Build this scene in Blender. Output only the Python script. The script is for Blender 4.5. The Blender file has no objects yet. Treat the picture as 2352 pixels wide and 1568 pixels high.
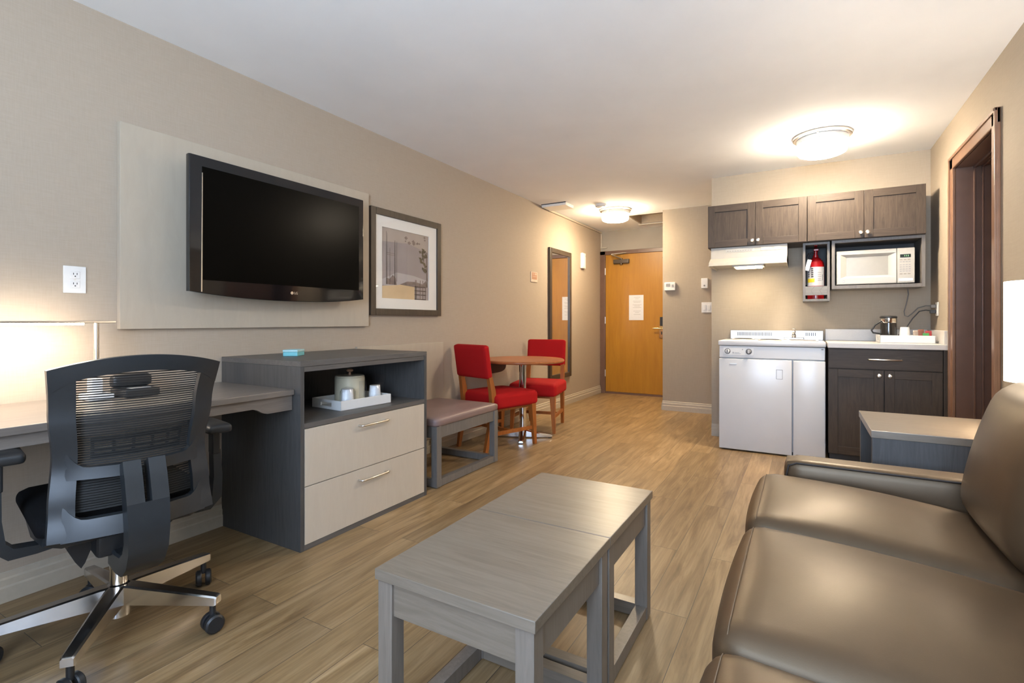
import bpy, bmesh, math, random
from mathutils import Vector, Matrix
random.seed(4)
S = bpy.context.scene
C = bpy.context.scene.collection
PI = math.pi
R = math.radians

# ------------------------------------------------------------------ materials
K = 0.76       # overall reflectance of the furnishings against the white ceiling
def _nt(name):
    m = bpy.data.materials.new(name); m.use_nodes = True
    nt = m.node_tree
    return m, nt, nt.nodes['Principled BSDF']

def mat(name, col, rough=0.5, metal=0.0, noise=0.06, nscale=40, bump=0.0, bscale=300, emit=None, estr=0, spec=0.5, coat=0, trans=0, sheen=0):
    """plain surface with a faint procedural mottling"""
    if metal < 0.5 and not emit and name != 'painted_ceiling': col = tuple(c * K for c in col)
    m, nt, b = _nt(name)
    L = nt.links
    tc = nt.nodes.new('ShaderNodeTexCoord')
    n = nt.nodes.new('ShaderNodeTexNoise'); n.inputs['Scale'].default_value = nscale; n.inputs['Detail'].default_value = 4
    L.new(tc.outputs['Object'], n.inputs['Vector'])
    r = nt.nodes.new('ShaderNodeValToRGB')
    r.color_ramp.elements[0].position = 0.3; r.color_ramp.elements[1].position = 0.7
    r.color_ramp.elements[0].color = tuple(c * (1 - noise) for c in col) + (1,)
    r.color_ramp.elements[1].color = tuple(min(1, c * (1 + noise)) for c in col) + (1,)
    L.new(n.outputs['Fac'], r.inputs['Fac']); L.new(r.outputs['Color'], b.inputs['Base Color'])
    b.inputs['Roughness'].default_value = rough; b.inputs['Metallic'].default_value = metal
    b.inputs['Specular IOR Level'].default_value = spec
    b.inputs['Coat Weight'].default_value = coat; b.inputs['Coat Roughness'].default_value = 0.1
    b.inputs['Transmission Weight'].default_value = trans
    if sheen:
        b.inputs['Sheen Weight'].default_value = sheen
    if emit:
        b.inputs['Emission Color'].default_value = tuple(emit) + (1,); b.inputs['Emission Strength'].default_value = estr
    if bump:
        n2 = nt.nodes.new('ShaderNodeTexNoise'); n2.inputs['Scale'].default_value = bscale; n2.inputs['Detail'].default_value = 3
        L.new(tc.outputs['Object'], n2.inputs['Vector'])
        bp = nt.nodes.new('ShaderNodeBump'); bp.inputs['Strength'].default_value = bump; bp.inputs['Distance'].default_value = 0.002
        L.new(n2.outputs['Fac'], bp.inputs['Height']); L.new(bp.outputs['Normal'], b.inputs['Normal'])
    return m

def wood(name, c1, c2, axis='x', rough=0.4, scale=5.0, stretch=14.0, bump=0.15, spec=0.5, dist=1.0):
    c1 = tuple(c * K for c in c1); c2 = tuple(c * K for c in c2)
    m, nt, b = _nt(name)
    L = nt.links
    tc = nt.nodes.new('ShaderNodeTexCoord'); mp = nt.nodes.new('ShaderNodeMapping')
    s = [stretch, stretch, stretch]; s['xyz'.index(axis)] = 1.0
    mp.inputs['Scale'].default_value = s
    L.new(tc.outputs['Object'], mp.inputs['Vector'])
    n = nt.nodes.new('ShaderNodeTexNoise'); n.inputs['Scale'].default_value = scale; n.inputs['Detail'].default_value = 6
    n.inputs['Roughness'].default_value = 0.65; n.inputs['Distortion'].default_value = dist
    L.new(mp.outputs['Vector'], n.inputs['Vector'])
    r = nt.nodes.new('ShaderNodeValToRGB'); r.color_ramp.elements[0].position = 0.32; r.color_ramp.elements[1].position = 0.68
    r.color_ramp.elements[0].color = tuple(c1) + (1,); r.color_ramp.elements[1].color = tuple(c2) + (1,)
    L.new(n.outputs['Fac'], r.inputs['Fac']); L.new(r.outputs['Color'], b.inputs['Base Color'])
    b.inputs['Roughness'].default_value = rough; b.inputs['Specular IOR Level'].default_value = spec
    bp = nt.nodes.new('ShaderNodeBump'); bp.inputs['Strength'].default_value = bump; bp.inputs['Distance'].default_value = 0.001
    L.new(n.outputs['Fac'], bp.inputs['Height']); L.new(bp.outputs['Normal'], b.inputs['Normal'])
    return m

def fabric_wall(name, c1, c2, wscale=260):
    """woven vinyl wallcovering: crossed fine threads"""
    c1 = tuple(c * K for c in c1); c2 = tuple(c * K for c in c2)
    m, nt, b = _nt(name)
    L = nt.links
    tc = nt.nodes.new('ShaderNodeTexCoord')
    outs = []
    for sc in ((1, 1, 0.06), (0.06, 0.06, 1)):
        mp = nt.nodes.new('ShaderNodeMapping'); mp.inputs['Scale'].default_value = sc
        L.new(tc.outputs['Object'], mp.inputs['Vector'])
        n = nt.nodes.new('ShaderNodeTexNoise'); n.inputs['Scale'].default_value = wscale; n.inputs['Detail'].default_value = 3
        L.new(mp.outputs['Vector'], n.inputs['Vector']); outs.append(n.outputs['Fac'])
    ad = nt.nodes.new('ShaderNodeMath'); ad.operation = 'ADD'
    L.new(outs[0], ad.inputs[0]); L.new(outs[1], ad.inputs[1])
    ml = nt.nodes.new('ShaderNodeMath'); ml.operation = 'MULTIPLY'; ml.inputs[1].default_value = 0.5
    L.new(ad.outputs[0], ml.inputs[0])
    r = nt.nodes.new('ShaderNodeValToRGB'); r.color_ramp.elements[0].position = 0.35; r.color_ramp.elements[1].position = 0.65
    r.color_ramp.elements[0].color = tuple(c1) + (1,); r.color_ramp.elements[1].color = tuple(c2) + (1,)
    L.new(ml.outputs[0], r.inputs['Fac']); L.new(r.outputs['Color'], b.inputs['Base Color'])
    b.inputs['Roughness'].default_value = 0.75; b.inputs['Specular IOR Level'].default_value = 0.25
    bp = nt.nodes.new('ShaderNodeBump'); bp.inputs['Strength'].default_value = 0.08; bp.inputs['Distance'].default_value = 0.001
    L.new(ml.outputs[0], bp.inputs['Height']); L.new(bp.outputs['Normal'], b.inputs['Normal'])
    return m

def plank_floor():
    m, nt, b = _nt('oak_plank_floor')
    L = nt.links
    tc = nt.nodes.new('ShaderNodeTexCoord'); sx = nt.nodes.new('ShaderNodeSeparateXYZ'); cx = nt.nodes.new('ShaderNodeCombineXYZ')
    L.new(tc.outputs['Object'], sx.inputs[0])
    ax = nt.nodes.new('ShaderNodeMath'); ax.operation = 'ADD'; ax.inputs[1].default_value = 0.02   # row phase: a joint at x = 2.23
    L.new(sx.outputs['X'], ax.inputs[0])
    ay = nt.nodes.new('ShaderNodeMath'); ay.operation = 'ADD'; ay.inputs[1].default_value = 1.1
    L.new(sx.outputs['Y'], ay.inputs[0])
    L.new(ay.outputs[0], cx.inputs['X']); L.new(ax.outputs[0], cx.inputs['Y'])
    br = nt.nodes.new('ShaderNodeTexBrick')
    br.offset = 0.56; br.offset_frequency = 2; br.squash = 1.0
    br.inputs['Scale'].default_value = 1.0; br.inputs['Brick Width'].default_value = 1.22; br.inputs['Row Height'].default_value = 0.15
    br.inputs['Mortar Size'].default_value = 0.0012; br.inputs['Mortar Smooth'].default_value = 0.3
    br.inputs['Color1'].default_value = (0, 0, 0, 1); br.inputs['Color2'].default_value = (1, 1, 1, 1); br.inputs['Mortar'].default_value = (0.5, 0.5, 0.5, 1)
    L.new(cx.outputs[0], br.inputs['Vector'])
    # grain, shifted for each plank
    mul = nt.nodes.new('ShaderNodeVectorMath'); mul.operation = 'MULTIPLY'; mul.inputs[1].default_value = (3.1, 7.7, 0)
    L.new(br.outputs['Color'], mul.inputs[0])
    add = nt.nodes.new('ShaderNodeVectorMath'); add.operation = 'ADD'
    L.new(tc.outputs['Object'], add.inputs[0]); L.new(mul.outputs[0], add.inputs[1])
    mp = nt.nodes.new('ShaderNodeMapping'); mp.inputs['Scale'].default_value = (7.5, 0.8, 1)
    L.new(add.outputs[0], mp.inputs['Vector'])
    n = nt.nodes.new('ShaderNodeTexNoise'); n.inputs['Scale'].default_value = 2.2; n.inputs['Detail'].default_value = 7; n.inputs['Roughness'].default_value = 0.62; n.inputs['Distortion'].default_value = 1.1
    L.new(mp.outputs[0], n.inputs['Vector'])
    mp2 = nt.nodes.new('ShaderNodeMapping'); mp2.inputs['Scale'].default_value = (60, 2.2, 1)
    L.new(add.outputs[0], mp2.inputs['Vector'])
    n2 = nt.nodes.new('ShaderNodeTexNoise'); n2.inputs['Scale'].default_value = 2.0; n2.inputs['Detail'].default_value = 4
    L.new(mp2.outputs[0], n2.inputs['Vector'])
    r = nt.nodes.new('ShaderNodeValToRGB'); e = r.color_ramp.elements
    e[0].position = 0.30; e[0].color = FLOOR[0] + (1,); e[1].position = 0.72; e[1].color = FLOOR[2] + (1,)
    k = e.new(0.5); k.color = FLOOR[1] + (1,)
    L.new(n.outputs['Fac'], r.inputs['Fac'])
    # plank tone
    mx = nt.nodes.new('ShaderNodeMix'); mx.data_type = 'RGBA'; mx.blend_type = 'MULTIPLY'; mx.inputs['Factor'].default_value = 1.0
    r2 = nt.nodes.new('ShaderNodeValToRGB'); r2.color_ramp.elements[0].color = (0.80, 0.79, 0.78, 1); r2.color_ramp.elements[1].color = (1.12, 1.10, 1.06, 1)
    L.new(br.outputs['Color'], r2.inputs['Fac'])
    L.new(r.outputs['Color'], mx.inputs['A']); L.new(r2.outputs['Color'], mx.inputs['B'])
    # fine pores
    r3 = nt.nodes.new('ShaderNodeValToRGB'); r3.color_ramp.elements[0].position = 0.35; r3.color_ramp.elements[0].color = (0.86, 0.85, 0.84, 1); r3.color_ramp.elements[1].position = 0.6; r3.color_ramp.elements[1].color = (1.04, 1.04, 1.04, 1)
    L.new(n2.outputs['Fac'], r3.inputs['Fac'])
    mx2 = nt.nodes.new('ShaderNodeMix'); mx2.data_type = 'RGBA'; mx2.blend_type = 'MULTIPLY'; mx2.inputs['Factor'].default_value = 1.0
    L.new(mx.outputs['Result'], mx2.inputs['A']); L.new(r3.outputs['Color'], mx2.inputs['B'])
    mx3 = nt.nodes.new('ShaderNodeMix'); mx3.data_type = 'RGBA'; mx3.inputs['B'].default_value = (0.07, 0.05, 0.035, 1)
    L.new(br.outputs['Fac'], mx3.inputs['Factor']); L.new(mx2.outputs['Result'], mx3.inputs['A'])
    L.new(mx3.outputs['Result'], b.inputs['Base Color'])
    b.inputs['Roughness'].default_value = 0.38; b.inputs['Specular IOR Level'].default_value = 0.45
    bp = nt.nodes.new('ShaderNodeBump'); bp.inputs['Strength'].default_value = 0.12; bp.inputs['Distance'].default_value = 0.001
    L.new(n2.outputs['Fac'], bp.inputs['Height']); L.new(bp.outputs['Normal'], b.inputs['Normal'])
    return m

def thin_glass(name, tint=(1, 1, 1), rough=0.02, refl=0.5):
    m = bpy.data.materials.new(name); m.use_nodes = True; nt = m.node_tree; L = nt.links
    nt.nodes.remove(nt.nodes['Principled BSDF']); out = nt.nodes['Material Output']
    t = nt.nodes.new('ShaderNodeBsdfTransparent'); t.inputs['Color'].default_value = tuple(tint) + (1,)
    g = nt.nodes.new('ShaderNodeBsdfGlossy'); g.inputs['Roughness'].default_value = rough
    lw = nt.nodes.new('ShaderNodeLayerWeight'); lw.inputs['Blend'].default_value = 0.5
    pw_ = nt.nodes.new('ShaderNodeMath'); pw_.operation = 'POWER'; pw_.inputs[1].default_value = 5.0
    L.new(lw.outputs['Facing'], pw_.inputs[0])
    mu = nt.nodes.new('ShaderNodeMath'); mu.operation = 'MULTIPLY_ADD'; mu.inputs[1].default_value = refl; mu.inputs[2].default_value = 0.03 * refl
    L.new(pw_.outputs[0], mu.inputs[0])
    mx = nt.nodes.new('ShaderNodeMixShader'); L.new(mu.outputs[0], mx.inputs['Fac']); L.new(t.outputs[0], mx.inputs[1]); L.new(g.outputs[0], mx.inputs[2])
    L.new(mx.outputs[0], out.inputs['Surface'])
    return m

FLOOR = ((0.165, 0.102, 0.046), (0.275, 0.184, 0.090), (0.375, 0.265, 0.146))
M = {}
M['floor'] = plank_floor()
M['wallpaper'] = fabric_wall('woven_taupe_wallcovering', (0.485, 0.402, 0.312), (0.525, 0.437, 0.344))
M['cream'] = fabric_wall('woven_cream_wallcovering', (0.45, 0.378, 0.292), (0.49, 0.412, 0.320), 220)
M['ceil'] = mat('painted_ceiling', (0.84, 0.86, 0.88), 0.9, noise=0.02, nscale=3, bump=0.08, bscale=120, spec=0.2)
M['base'] = mat('painted_baseboard', (0.58, 0.51, 0.40), 0.5, noise=0.04)
M['plaster'] = mat('hall_plaster', (0.46, 0.41, 0.335), 0.8, noise=0.03, nscale=6)
M['doorwood'] = wood('honey_maple_veneer', (0.42, 0.178, 0.010), (0.50, 0.232, 0.016), 'z', 0.38, 2.2, 9, 0.04, dist=0.6)
M['brown'] = mat('brown_painted_metal', (0.175, 0.096, 0.064), 0.35, noise=0.08, nscale=12)
M['browntrim'] = mat('brown_glossy_trim', (0.27, 0.145, 0.085), 0.3, noise=0.1, nscale=12)
M['grey'] = wood('driftwood_laminate', (0.205, 0.168, 0.126), (0.285, 0.237, 0.184), 'x', 0.33, 4.5, 13, 0.06)
M['greyz'] = wood('driftwood_laminate_upright', (0.225, 0.190, 0.154), (0.290, 0.248, 0.206), 'z', 0.4, 4.5, 14, 0.06)
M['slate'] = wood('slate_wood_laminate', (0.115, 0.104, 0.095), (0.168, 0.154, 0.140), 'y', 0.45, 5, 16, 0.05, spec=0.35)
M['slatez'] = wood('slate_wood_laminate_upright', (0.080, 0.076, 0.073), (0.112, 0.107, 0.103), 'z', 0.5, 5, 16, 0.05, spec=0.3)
M['desk'] = wood('walnut_grey_laminate', (0.175, 0.148, 0.126), (0.255, 0.220, 0.190), 'y', 0.32, 5, 14, 0.05)
M['drawer'] = wood('bleached_linen_laminate', (0.66, 0.575, 0.46), (0.70, 0.615, 0.495), 'z', 0.5, 6, 5, 0.02)
M['panel'] = wood('pale_linen_laminate', (0.53, 0.455, 0.355), (0.565, 0.487, 0.383), 'z', 0.5, 5, 4, 0.03)
M['cab'] = wood('stained_oak', (0.047, 0.033, 0.022), (0.086, 0.061, 0.042), 'z', 0.48, 5, 12, 0.10, dist=1.4, spec=0.3)
M['cabx'] = wood('stained_oak_cross', (0.048, 0.034, 0.023), (0.085, 0.060, 0.042), 'x', 0.48, 5, 12, 0.10, dist=1.4, spec=0.3)
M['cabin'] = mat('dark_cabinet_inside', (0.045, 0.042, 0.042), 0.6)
M['nickel'] = mat('brushed_nickel', (0.72, 0.69, 0.64), 0.28, 1.0, noise=0.02)
M['chrome'] = mat('chrome', (0.85, 0.85, 0.85), 0.08, 1.0, noise=0.01)
M['alu'] = mat('polished_aluminium', (0.78, 0.77, 0.75), 0.2, 1.0, noise=0.03)
M['black'] = mat('black_plastic', (0.022, 0.023, 0.025), 0.42, noise=0.05)
M['chairplastic'] = mat('charcoal_moulded_plastic', (0.026, 0.030, 0.034), 0.36, noise=0.05, nscale=60, bump=0.05, bscale=900)
M['chairmesh'] = mat('black_woven_mesh', (0.017, 0.017, 0.016), 0.75)
M['seatfab'] = mat('black_seat_fabric', (0.008, 0.008, 0.009), 0.95, bump=0.3, bscale=900, spec=0.12)
M['gloss'] = mat('piano_black_gloss', (0.006, 0.006, 0.007), 0.06, noise=0.02, coat=0.3)
M['screen'] = mat('matte_dark_screen', (0.003, 0.0026, 0.0020), 0.25, noise=0.02, spec=0.04)
M['white'] = mat('white_plastic', (0.90, 0.89, 0.86), 0.35, noise=0.02)
M['enamel'] = mat('white_enamel', (0.80, 0.805, 0.81), 0.25, noise=0.01, nscale=8)
M['steelwhite'] = mat('pale_stainless_top', (0.72, 0.71, 0.69), 0.3, 0.35, noise=0.02)
M['counter'] = mat('white_laminate_counter', (0.76, 0.73, 0.69), 0.35, noise=0.03, nscale=120)
M['hood'] = mat('almond_hood_enamel', (0.50, 0.465, 0.405), 0.35, noise=0.02)
M['ivory'] = mat('ivory_plastic', (0.50, 0.485, 0.44), 0.35, noise=0.02)
M['ivory2'] = mat('ivory_window', (0.36, 0.34, 0.295), 0.25, noise=0.02)
M['darkslot'] = mat('dark_slot', (0.03, 0.03, 0.035), 0.6)
M['greyprint'] = mat('grey_print', (0.36, 0.36, 0.37), 0.6)
M['red'] = mat('red_upholstery', (0.47, 0.007, 0.008), 0.85, noise=0.08, nscale=300, bump=0.3, bscale=700, spec=0.2)
M['cherry'] = wood('cherry_wood', (0.34, 0.100, 0.020), (0.48, 0.155, 0.032), 'z', 0.42, 5, 10, 0.04, spec=0.35)
M['cherryx'] = wood('cherry_wood_top', (0.36, 0.115, 0.034), (0.50, 0.175, 0.055), 'x', 0.34, 4, 9, 0.03, spec=0.35)
M['darkleaf'] = wood('dark_walnut_leaf', (0.030, 0.014, 0.010), (0.055, 0.026, 0.018), 'y', 0.4, 5, 9, 0.03)
M['mauve'] = mat('mauve_vinyl', (0.285, 0.195, 0.180), 0.42, noise=0.05, nscale=15, bump=0.08, bscale=500)
M['benchwood'] = wood('grey_stained_frame', (0.165, 0.150, 0.135), (0.225, 0.206, 0.186), 'z', 0.4, 5, 13, 0.05)
M['leather'] = mat('espresso_leather', (0.080, 0.047, 0.024), 0.43, noise=0.07, nscale=14, bump=0.07, bscale=420, spec=0.85)
M['leather'].node_tree.nodes['Principled BSDF'].inputs['Specular Tint'].default_value = (1.0, 0.82, 0.60, 1)
M['thread'] = mat('tan_thread', (0.24, 0.17, 0.105), 0.8)
M['seam'] = mat('dark_seam', (0.028, 0.019, 0.014), 0.6)
M['frame'] = wood('umber_frame', (0.055, 0.038, 0.024), (0.085, 0.062, 0.042), 'z', 0.4, 5, 10, 0.04)
M['mat'] = mat('mat_board', (0.98, 0.95, 0.88), 0.8, noise=0.01)
M['mirror'] = mat('mirror_silver', (0.90, 0.90, 0.89), 0.015, 1.0, noise=0.0)
M['glass'] = thin_glass('picture_glass', refl=0.9)
M['clear'] = thin_glass('plastic_film', (0.95, 0.96, 0.98), 0.15, 0.7)
M['paper'] = mat('paper', (0.80, 0.80, 0.82), 0.8, noise=0.02)
M['brass'] = mat('polished_brass', (0.80, 0.62, 0.28), 0.22, 1.0, noise=0.03)
M['bronze'] = mat('dark_bronze', (0.10, 0.08, 0.06), 0.4, 0.8)
M['extred'] = mat('red_enamel', (0.40, 0.008, 0.010), 0.25, noise=0.03, coat=0.3)
M['extlabel'] = mat('white_label', (0.55, 0.55, 0.57), 0.5, noise=0.02)
M['yellow'] = mat('yellow_label', (0.78, 0.62, 0.03), 0.5)
M['hatchshade'] = mat('shaded_hatch_lining', (0.42, 0.34, 0.25), 0.8)  # lining colour darkened to stand for the shade inside the recess
M['cyan'] = mat('pale_blue_card', (0.20, 0.62, 0.70), 0.5)
M['cyanw'] = mat('paler_blue_card', (0.50, 0.82, 0.86), 0.5)
M['bucket'] = mat('cream_lacquer', (0.86, 0.80, 0.60), 0.22, noise=0.02)
M['knobwood'] = mat('amber_knob', (0.40, 0.22, 0.13), 0.3)
M['cupfoam'] = mat('white_cup', (1.0, 1.0, 0.98), 0.5)
M['carafe'] = mat('dark_carafe', (0.030, 0.028, 0.026), 0.08, noise=0.02)
M['greycord'] = mat('grey_rubber_cord', (0.16, 0.15, 0.14), 0.5)
M['rust'] = mat('brown_sachet', (0.30, 0.12, 0.08), 0.5)
M['redsachet'] = mat('red_sachet', (0.50, 0.05, 0.05), 0.5)
M['greensachet'] = mat('green_sachet', (0.07, 0.36, 0.10), 0.5)
M['plaque'] = mat('tan_plaque', (0.55, 0.30, 0.19), 0.5)
M['plaqueedge'] = mat('cream_plaque_edge', (0.76, 0.62, 0.50), 0.5)
M['lampglass'] = mat('lit_frosted_glass', (0.9, 0.88, 0.84), 0.5, emit=(1.0, 0.84, 0.64), estr=34)
M['lampbase'] = mat('lit_frosted_base', (0.9, 0.88, 0.84), 0.5, emit=(1.0, 0.84, 0.64), estr=80)
M['hallglass'] = mat('lit_hall_glass', (0.9, 0.88, 0.84), 0.5, emit=(1.0, 0.79, 0.53), estr=32)
M['hallbase'] = mat('lit_hall_base', (0.9, 0.88, 0.84), 0.5, emit=(1.0, 0.79, 0.53), estr=78)
M['lampshade'] = mat('lit_linen_shade', (0.9, 0.86, 0.80), 0.7, emit=(1.0, 0.85, 0.66), estr=5.0)
M['led'] = mat('lit_led_strip', (0.9, 0.9, 0.88), 0.5, emit=(1.0, 0.86, 0.70), estr=62)
M['hoodlamp'] = mat('lit_hood_lens', (0.9, 0.86, 0.76), 0.5, emit=(1.0, 0.80, 0.52), estr=30)
M['display'] = mat('dark_display', (0.012, 0.018, 0.010), 0.2)
M['digits'] = mat('lit_digits', (0.05, 0.12, 0.05), 0.4, emit=(0.45, 0.8, 0.4), estr=0.12)
M['wedge'] = wood('light_hardwood', (0.20, 0.19, 0.18), (0.27, 0.26, 0.245), 'x', 0.5, 5, 8, 0.05)
M['extcab'] = wood('grey_cabinet_laminate', (0.150, 0.135, 0.120), (0.205, 0.186, 0.166), 'z', 0.45, 5, 12, 0.05)
M['pic_sky'] = mat('print_lilac_sky', (0.42, 0.36, 0.345), 0.7, noise=0.10, nscale=5)
M['pic_skytop'] = mat('print_sand_sky', (0.50, 0.42, 0.36), 0.7, noise=0.08, nscale=6)
M['pic_sea'] = mat('print_pale_sea', (0.55, 0.50, 0.49), 0.7, noise=0.05, nscale=6)
M['pic_sand'] = mat('print_sand', (0.78, 0.58, 0.34), 0.7, noise=0.08, nscale=7)
M['pic_dark'] = mat('print_umber_ink', (0.11, 0.075, 0.055), 0.7, noise=0.25, nscale=30)
M['pic_mid'] = mat('print_taupe_ink', (0.27, 0.205, 0.175), 0.7, noise=0.2, nscale=30)
M['pic_leaf'] = mat('print_olive_ink', (0.13, 0.105, 0.06), 0.7, noise=0.3, nscale=40)

# ------------------------------------------------------------------ mesh builder
class B:
    def __init__(self):
        self.bm = bmesh.new(); self.mi = 0; self.sm = 20
    def _tag(self, faces):
        for f in faces: f.material_index = self.mi
    def m(self, i):
        self.mi = i; return self
    def box(self, x0, x1, y0, y1, z0, z1, bev=0.0, seg=2, mtx=None):
        t = bmesh.new()
        bmesh.ops.create_cube(t, size=1)
        for v in t.verts:
            v.co = Vector((x0 + (v.co.x + .5) * (x1 - x0), y0 + (v.co.y + .5) * (y1 - y0), z0 + (v.co.z + .5) * (z1 - z0)))
        if bev > 0:
            bev = min(bev, 0.49 * min(abs(x1 - x0), abs(y1 - y0), abs(z1 - z0)))
            bmesh.ops.bevel(t, geom=list(t.edges), offset=bev, segments=seg, profile=0.5, affect='EDGES')
        if mtx is not None: t.transform(mtx)
        return self._merge(t)
    def _merge(self, t):
        vm = {v: self.bm.verts.new(v.co) for v in t.verts}
        for f in t.faces:
            try:
                nf = self.bm.faces.new([vm[v] for v in f.verts]); nf.material_index = self.mi
            except ValueError: pass
        t.free(); return self
    def loft(self, rings, close=True, cap=True):
        vs = [[self.bm.verts.new(p) for p in r] for r in rings]
        n = len(rings[0])
        for a, b in zip(vs, vs[1:]):
            for i in range(n if close else n - 1):
                j = (i + 1) % n
                try: self.bm.faces.new((a[i], a[j], b[j], b[i])).material_index = self.mi
                except ValueError: pass
        if cap and close:
            for r in (vs[0], vs[-1]):
                try: self.bm.faces.new(r).material_index = self.mi
                except ValueError: pass
        return self
    def lathe(self, prof, c=(0, 0, 0), n=32, axis='z', cap=True):
        self.sm = max(self.sm, 360 / n + 4)
        rings = []
        for r, h in prof:
            ring = []
            for i in range(n):
                a = 2 * PI * i / n; p = (r * math.cos(a), r * math.sin(a))
                if axis == 'z': q = (p[0], p[1], h)
                elif axis == 'y': q = (p[0], h, p[1])
                else: q = (h, p[0], p[1])
                ring.append((c[0] + q[0], c[1] + q[1], c[2] + q[2]))
            rings.append(ring)
        return self.loft(rings, True, cap)
    def cyl(self, c, r, h, axis='z', n=24, r2=None):
        return self.lathe([(r, 0), (r if r2 is None else r2, h)], c, n, axis)
    def tube(self, pts, r, n=10, radii=None):
        pts = [Vector(p) for p in pts]; rings = []; up = None; self.sm = 70
        for i, p in enumerate(pts):
            d = (pts[min(i + 1, len(pts) - 1)] - pts[max(i - 1, 0)]).normalized()
            if up is None:
                up = Vector((0, 0, 1)) if abs(d.z) < .9 else Vector((1, 0, 0))
            s = d.cross(up)
            if s.length < 1e-6: s = d.cross(Vector((1, 0, 0)))
            s.normalize(); up = s.cross(d).normalized()
            rr = radii[i] if radii else r
            rings.append([p + (s * math.cos(2 * PI * k / n) + up * math.sin(2 * PI * k / n)) * rr for k in range(n)])
        return self.loft(rings)
    def bar(self, a, b, w0, h0, w1=None, h1=None, up=(0, 0, 1)):
        """straight tapered rectangular bar"""
        a, b = Vector(a), Vector(b); d = (b - a).normalized(); up = Vector(up)
        s = d.cross(up)
        if s.length < 1e-6: s = d.cross(Vector((0, 1, 0)))
        s.normalize(); u = s.cross(d)
        w1 = w0 if w1 is None else w1; h1 = h0 if h1 is None else h1
        f = lambda p, w, h: [p + s * w / 2 + u * h / 2, p - s * w / 2 + u * h / 2, p - s * w / 2 - u * h / 2, p + s * w / 2 - u * h / 2]
        return self.loft([f(a, w0, h0), f(b, w1, h1)])
    def prism(self, poly, d0, d1, axis='x'):
        def q(p, d):
            if axis == 'x': return (d, p[0], p[1])
            if axis == 'y': return (p[0], d, p[1])
            return (p[0], p[1], d)
        return self.loft([[q(p, d0) for p in poly], [q(p, d1) for p in poly]])
    def ribbon(self, fn, u0, u1, lo, hi, nu=16, nv=3, th=0.012, nrm=(0, 1, 0)):
        """solid patch on the surface fn(u,v); v runs from lo(u) to hi(u); thickened along nrm by +-th/2"""
        nr = Vector(nrm); rows = []
        for i in range(nu + 1):
            u = u0 + (u1 - u0) * i / nu; a = lo(u) if callable(lo) else lo; b = hi(u) if callable(hi) else hi
            row = [Vector(fn(u, a + (b - a) * j / nv)) for j in range(nv + 1)]
            ring = [p + nr * th / 2 for p in row] + [p - nr * th / 2 for p in reversed(row)]
            rows.append(ring)
        return self.loft(rows)
    def cushion(self, x0, x1, y0, y1, z0, z1, r=0.05, crown=0.0, n=14, tilt=0.0, mtx=None, crownx=0.0, pinch=0.0):
        t = bmesh.new(); bmesh.ops.create_cube(t, size=2); self.sm = 70
        bmesh.ops.subdivide_edges(t, edges=list(t.edges), cuts=n, use_grid_fill=True)
        h = Vector(((x1 - x0) / 2, (y1 - y0) / 2, (z1 - z0) / 2)); c = Vector(((x0 + x1) / 2, (y0 + y1) / 2, (z0 + z1) / 2))
        for v in t.verts:
            o = v.co.copy()
            # concentrate samples in the rounded rim
            w = Vector([math.copysign(abs(k) ** 0.75, k) for k in o])
            p = Vector((w.x * h.x, w.y * h.y, w.z * h.z))
            q = Vector([max(-(h[i] - r), min(h[i] - r, p[i])) for i in range(3)])
            d = p - q
            if d.length > 1e-9: p = q + d.normalized() * r
            u, s = p.x / h.x, p.y / h.y
            if p.z > 0: p.z += crown * (1 - u * u) * (1 - s * s) * (p.z / h.z)
            if crownx: p.x += crownx * (1 - (p.z / h.z) ** 2) * (1 - s * s) * (1 if p.x > 0 else -1) * abs(u)
            if tilt: p.z += tilt * u
            v.co = c + p
        if mtx is not None: t.transform(mtx)
        return self._merge(t)
    def sphere(self, c, r, sx=1, sy=1, sz=1, n=16):
        self.sm = 70; t = bmesh.new(); bmesh.ops.create_uvsphere(t, u_segments=n * 2, v_segments=n, radius=r)
        for v in t.verts: v.co = Vector((c[0] + v.co.x * sx, c[1] + v.co.y * sy, c[2] + v.co.z * sz))
        return self._merge(t)
    def obj(self, name, mats, parent=None, smooth=None, local=False):
        smooth = self.sm if smooth is None else smooth
        bm = self.bm
        bmesh.ops.remove_doubles(bm, verts=bm.verts, dist=1e-6)
        bmesh.ops.recalc_face_normals(bm, faces=bm.faces)
        off = Vector((0, 0, 0))
        if parent is not None:
            if not local:
                p = parent
                while p is not None: off += p.location; p = p.parent
        elif not local and len(bm.verts):
            xs = [v.co for v in bm.verts]
            off = Vector(((min(v.x for v in xs) + max(v.x for v in xs)) / 2, (min(v.y for v in xs) + max(v.y for v in xs)) / 2, min(v.z for v in xs)))
        for v in bm.verts: v.co -= off
        me = bpy.data.meshes.new(name)
        bm.to_mesh(me); bm.free()
        for m_ in (mats if isinstance(mats, (list, tuple)) else [mats]): me.materials.append(M[m_] if isinstance(m_, str) else m_)
        if smooth:
            for p_ in me.polygons: p_.use_smooth = True
            me.set_sharp_from_angle(angle=R(smooth))
        o = bpy.data.objects.new(name, me); C.objects.link(o)
        if parent is not None: o.parent = parent
        else: o.location = off
        return o

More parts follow.
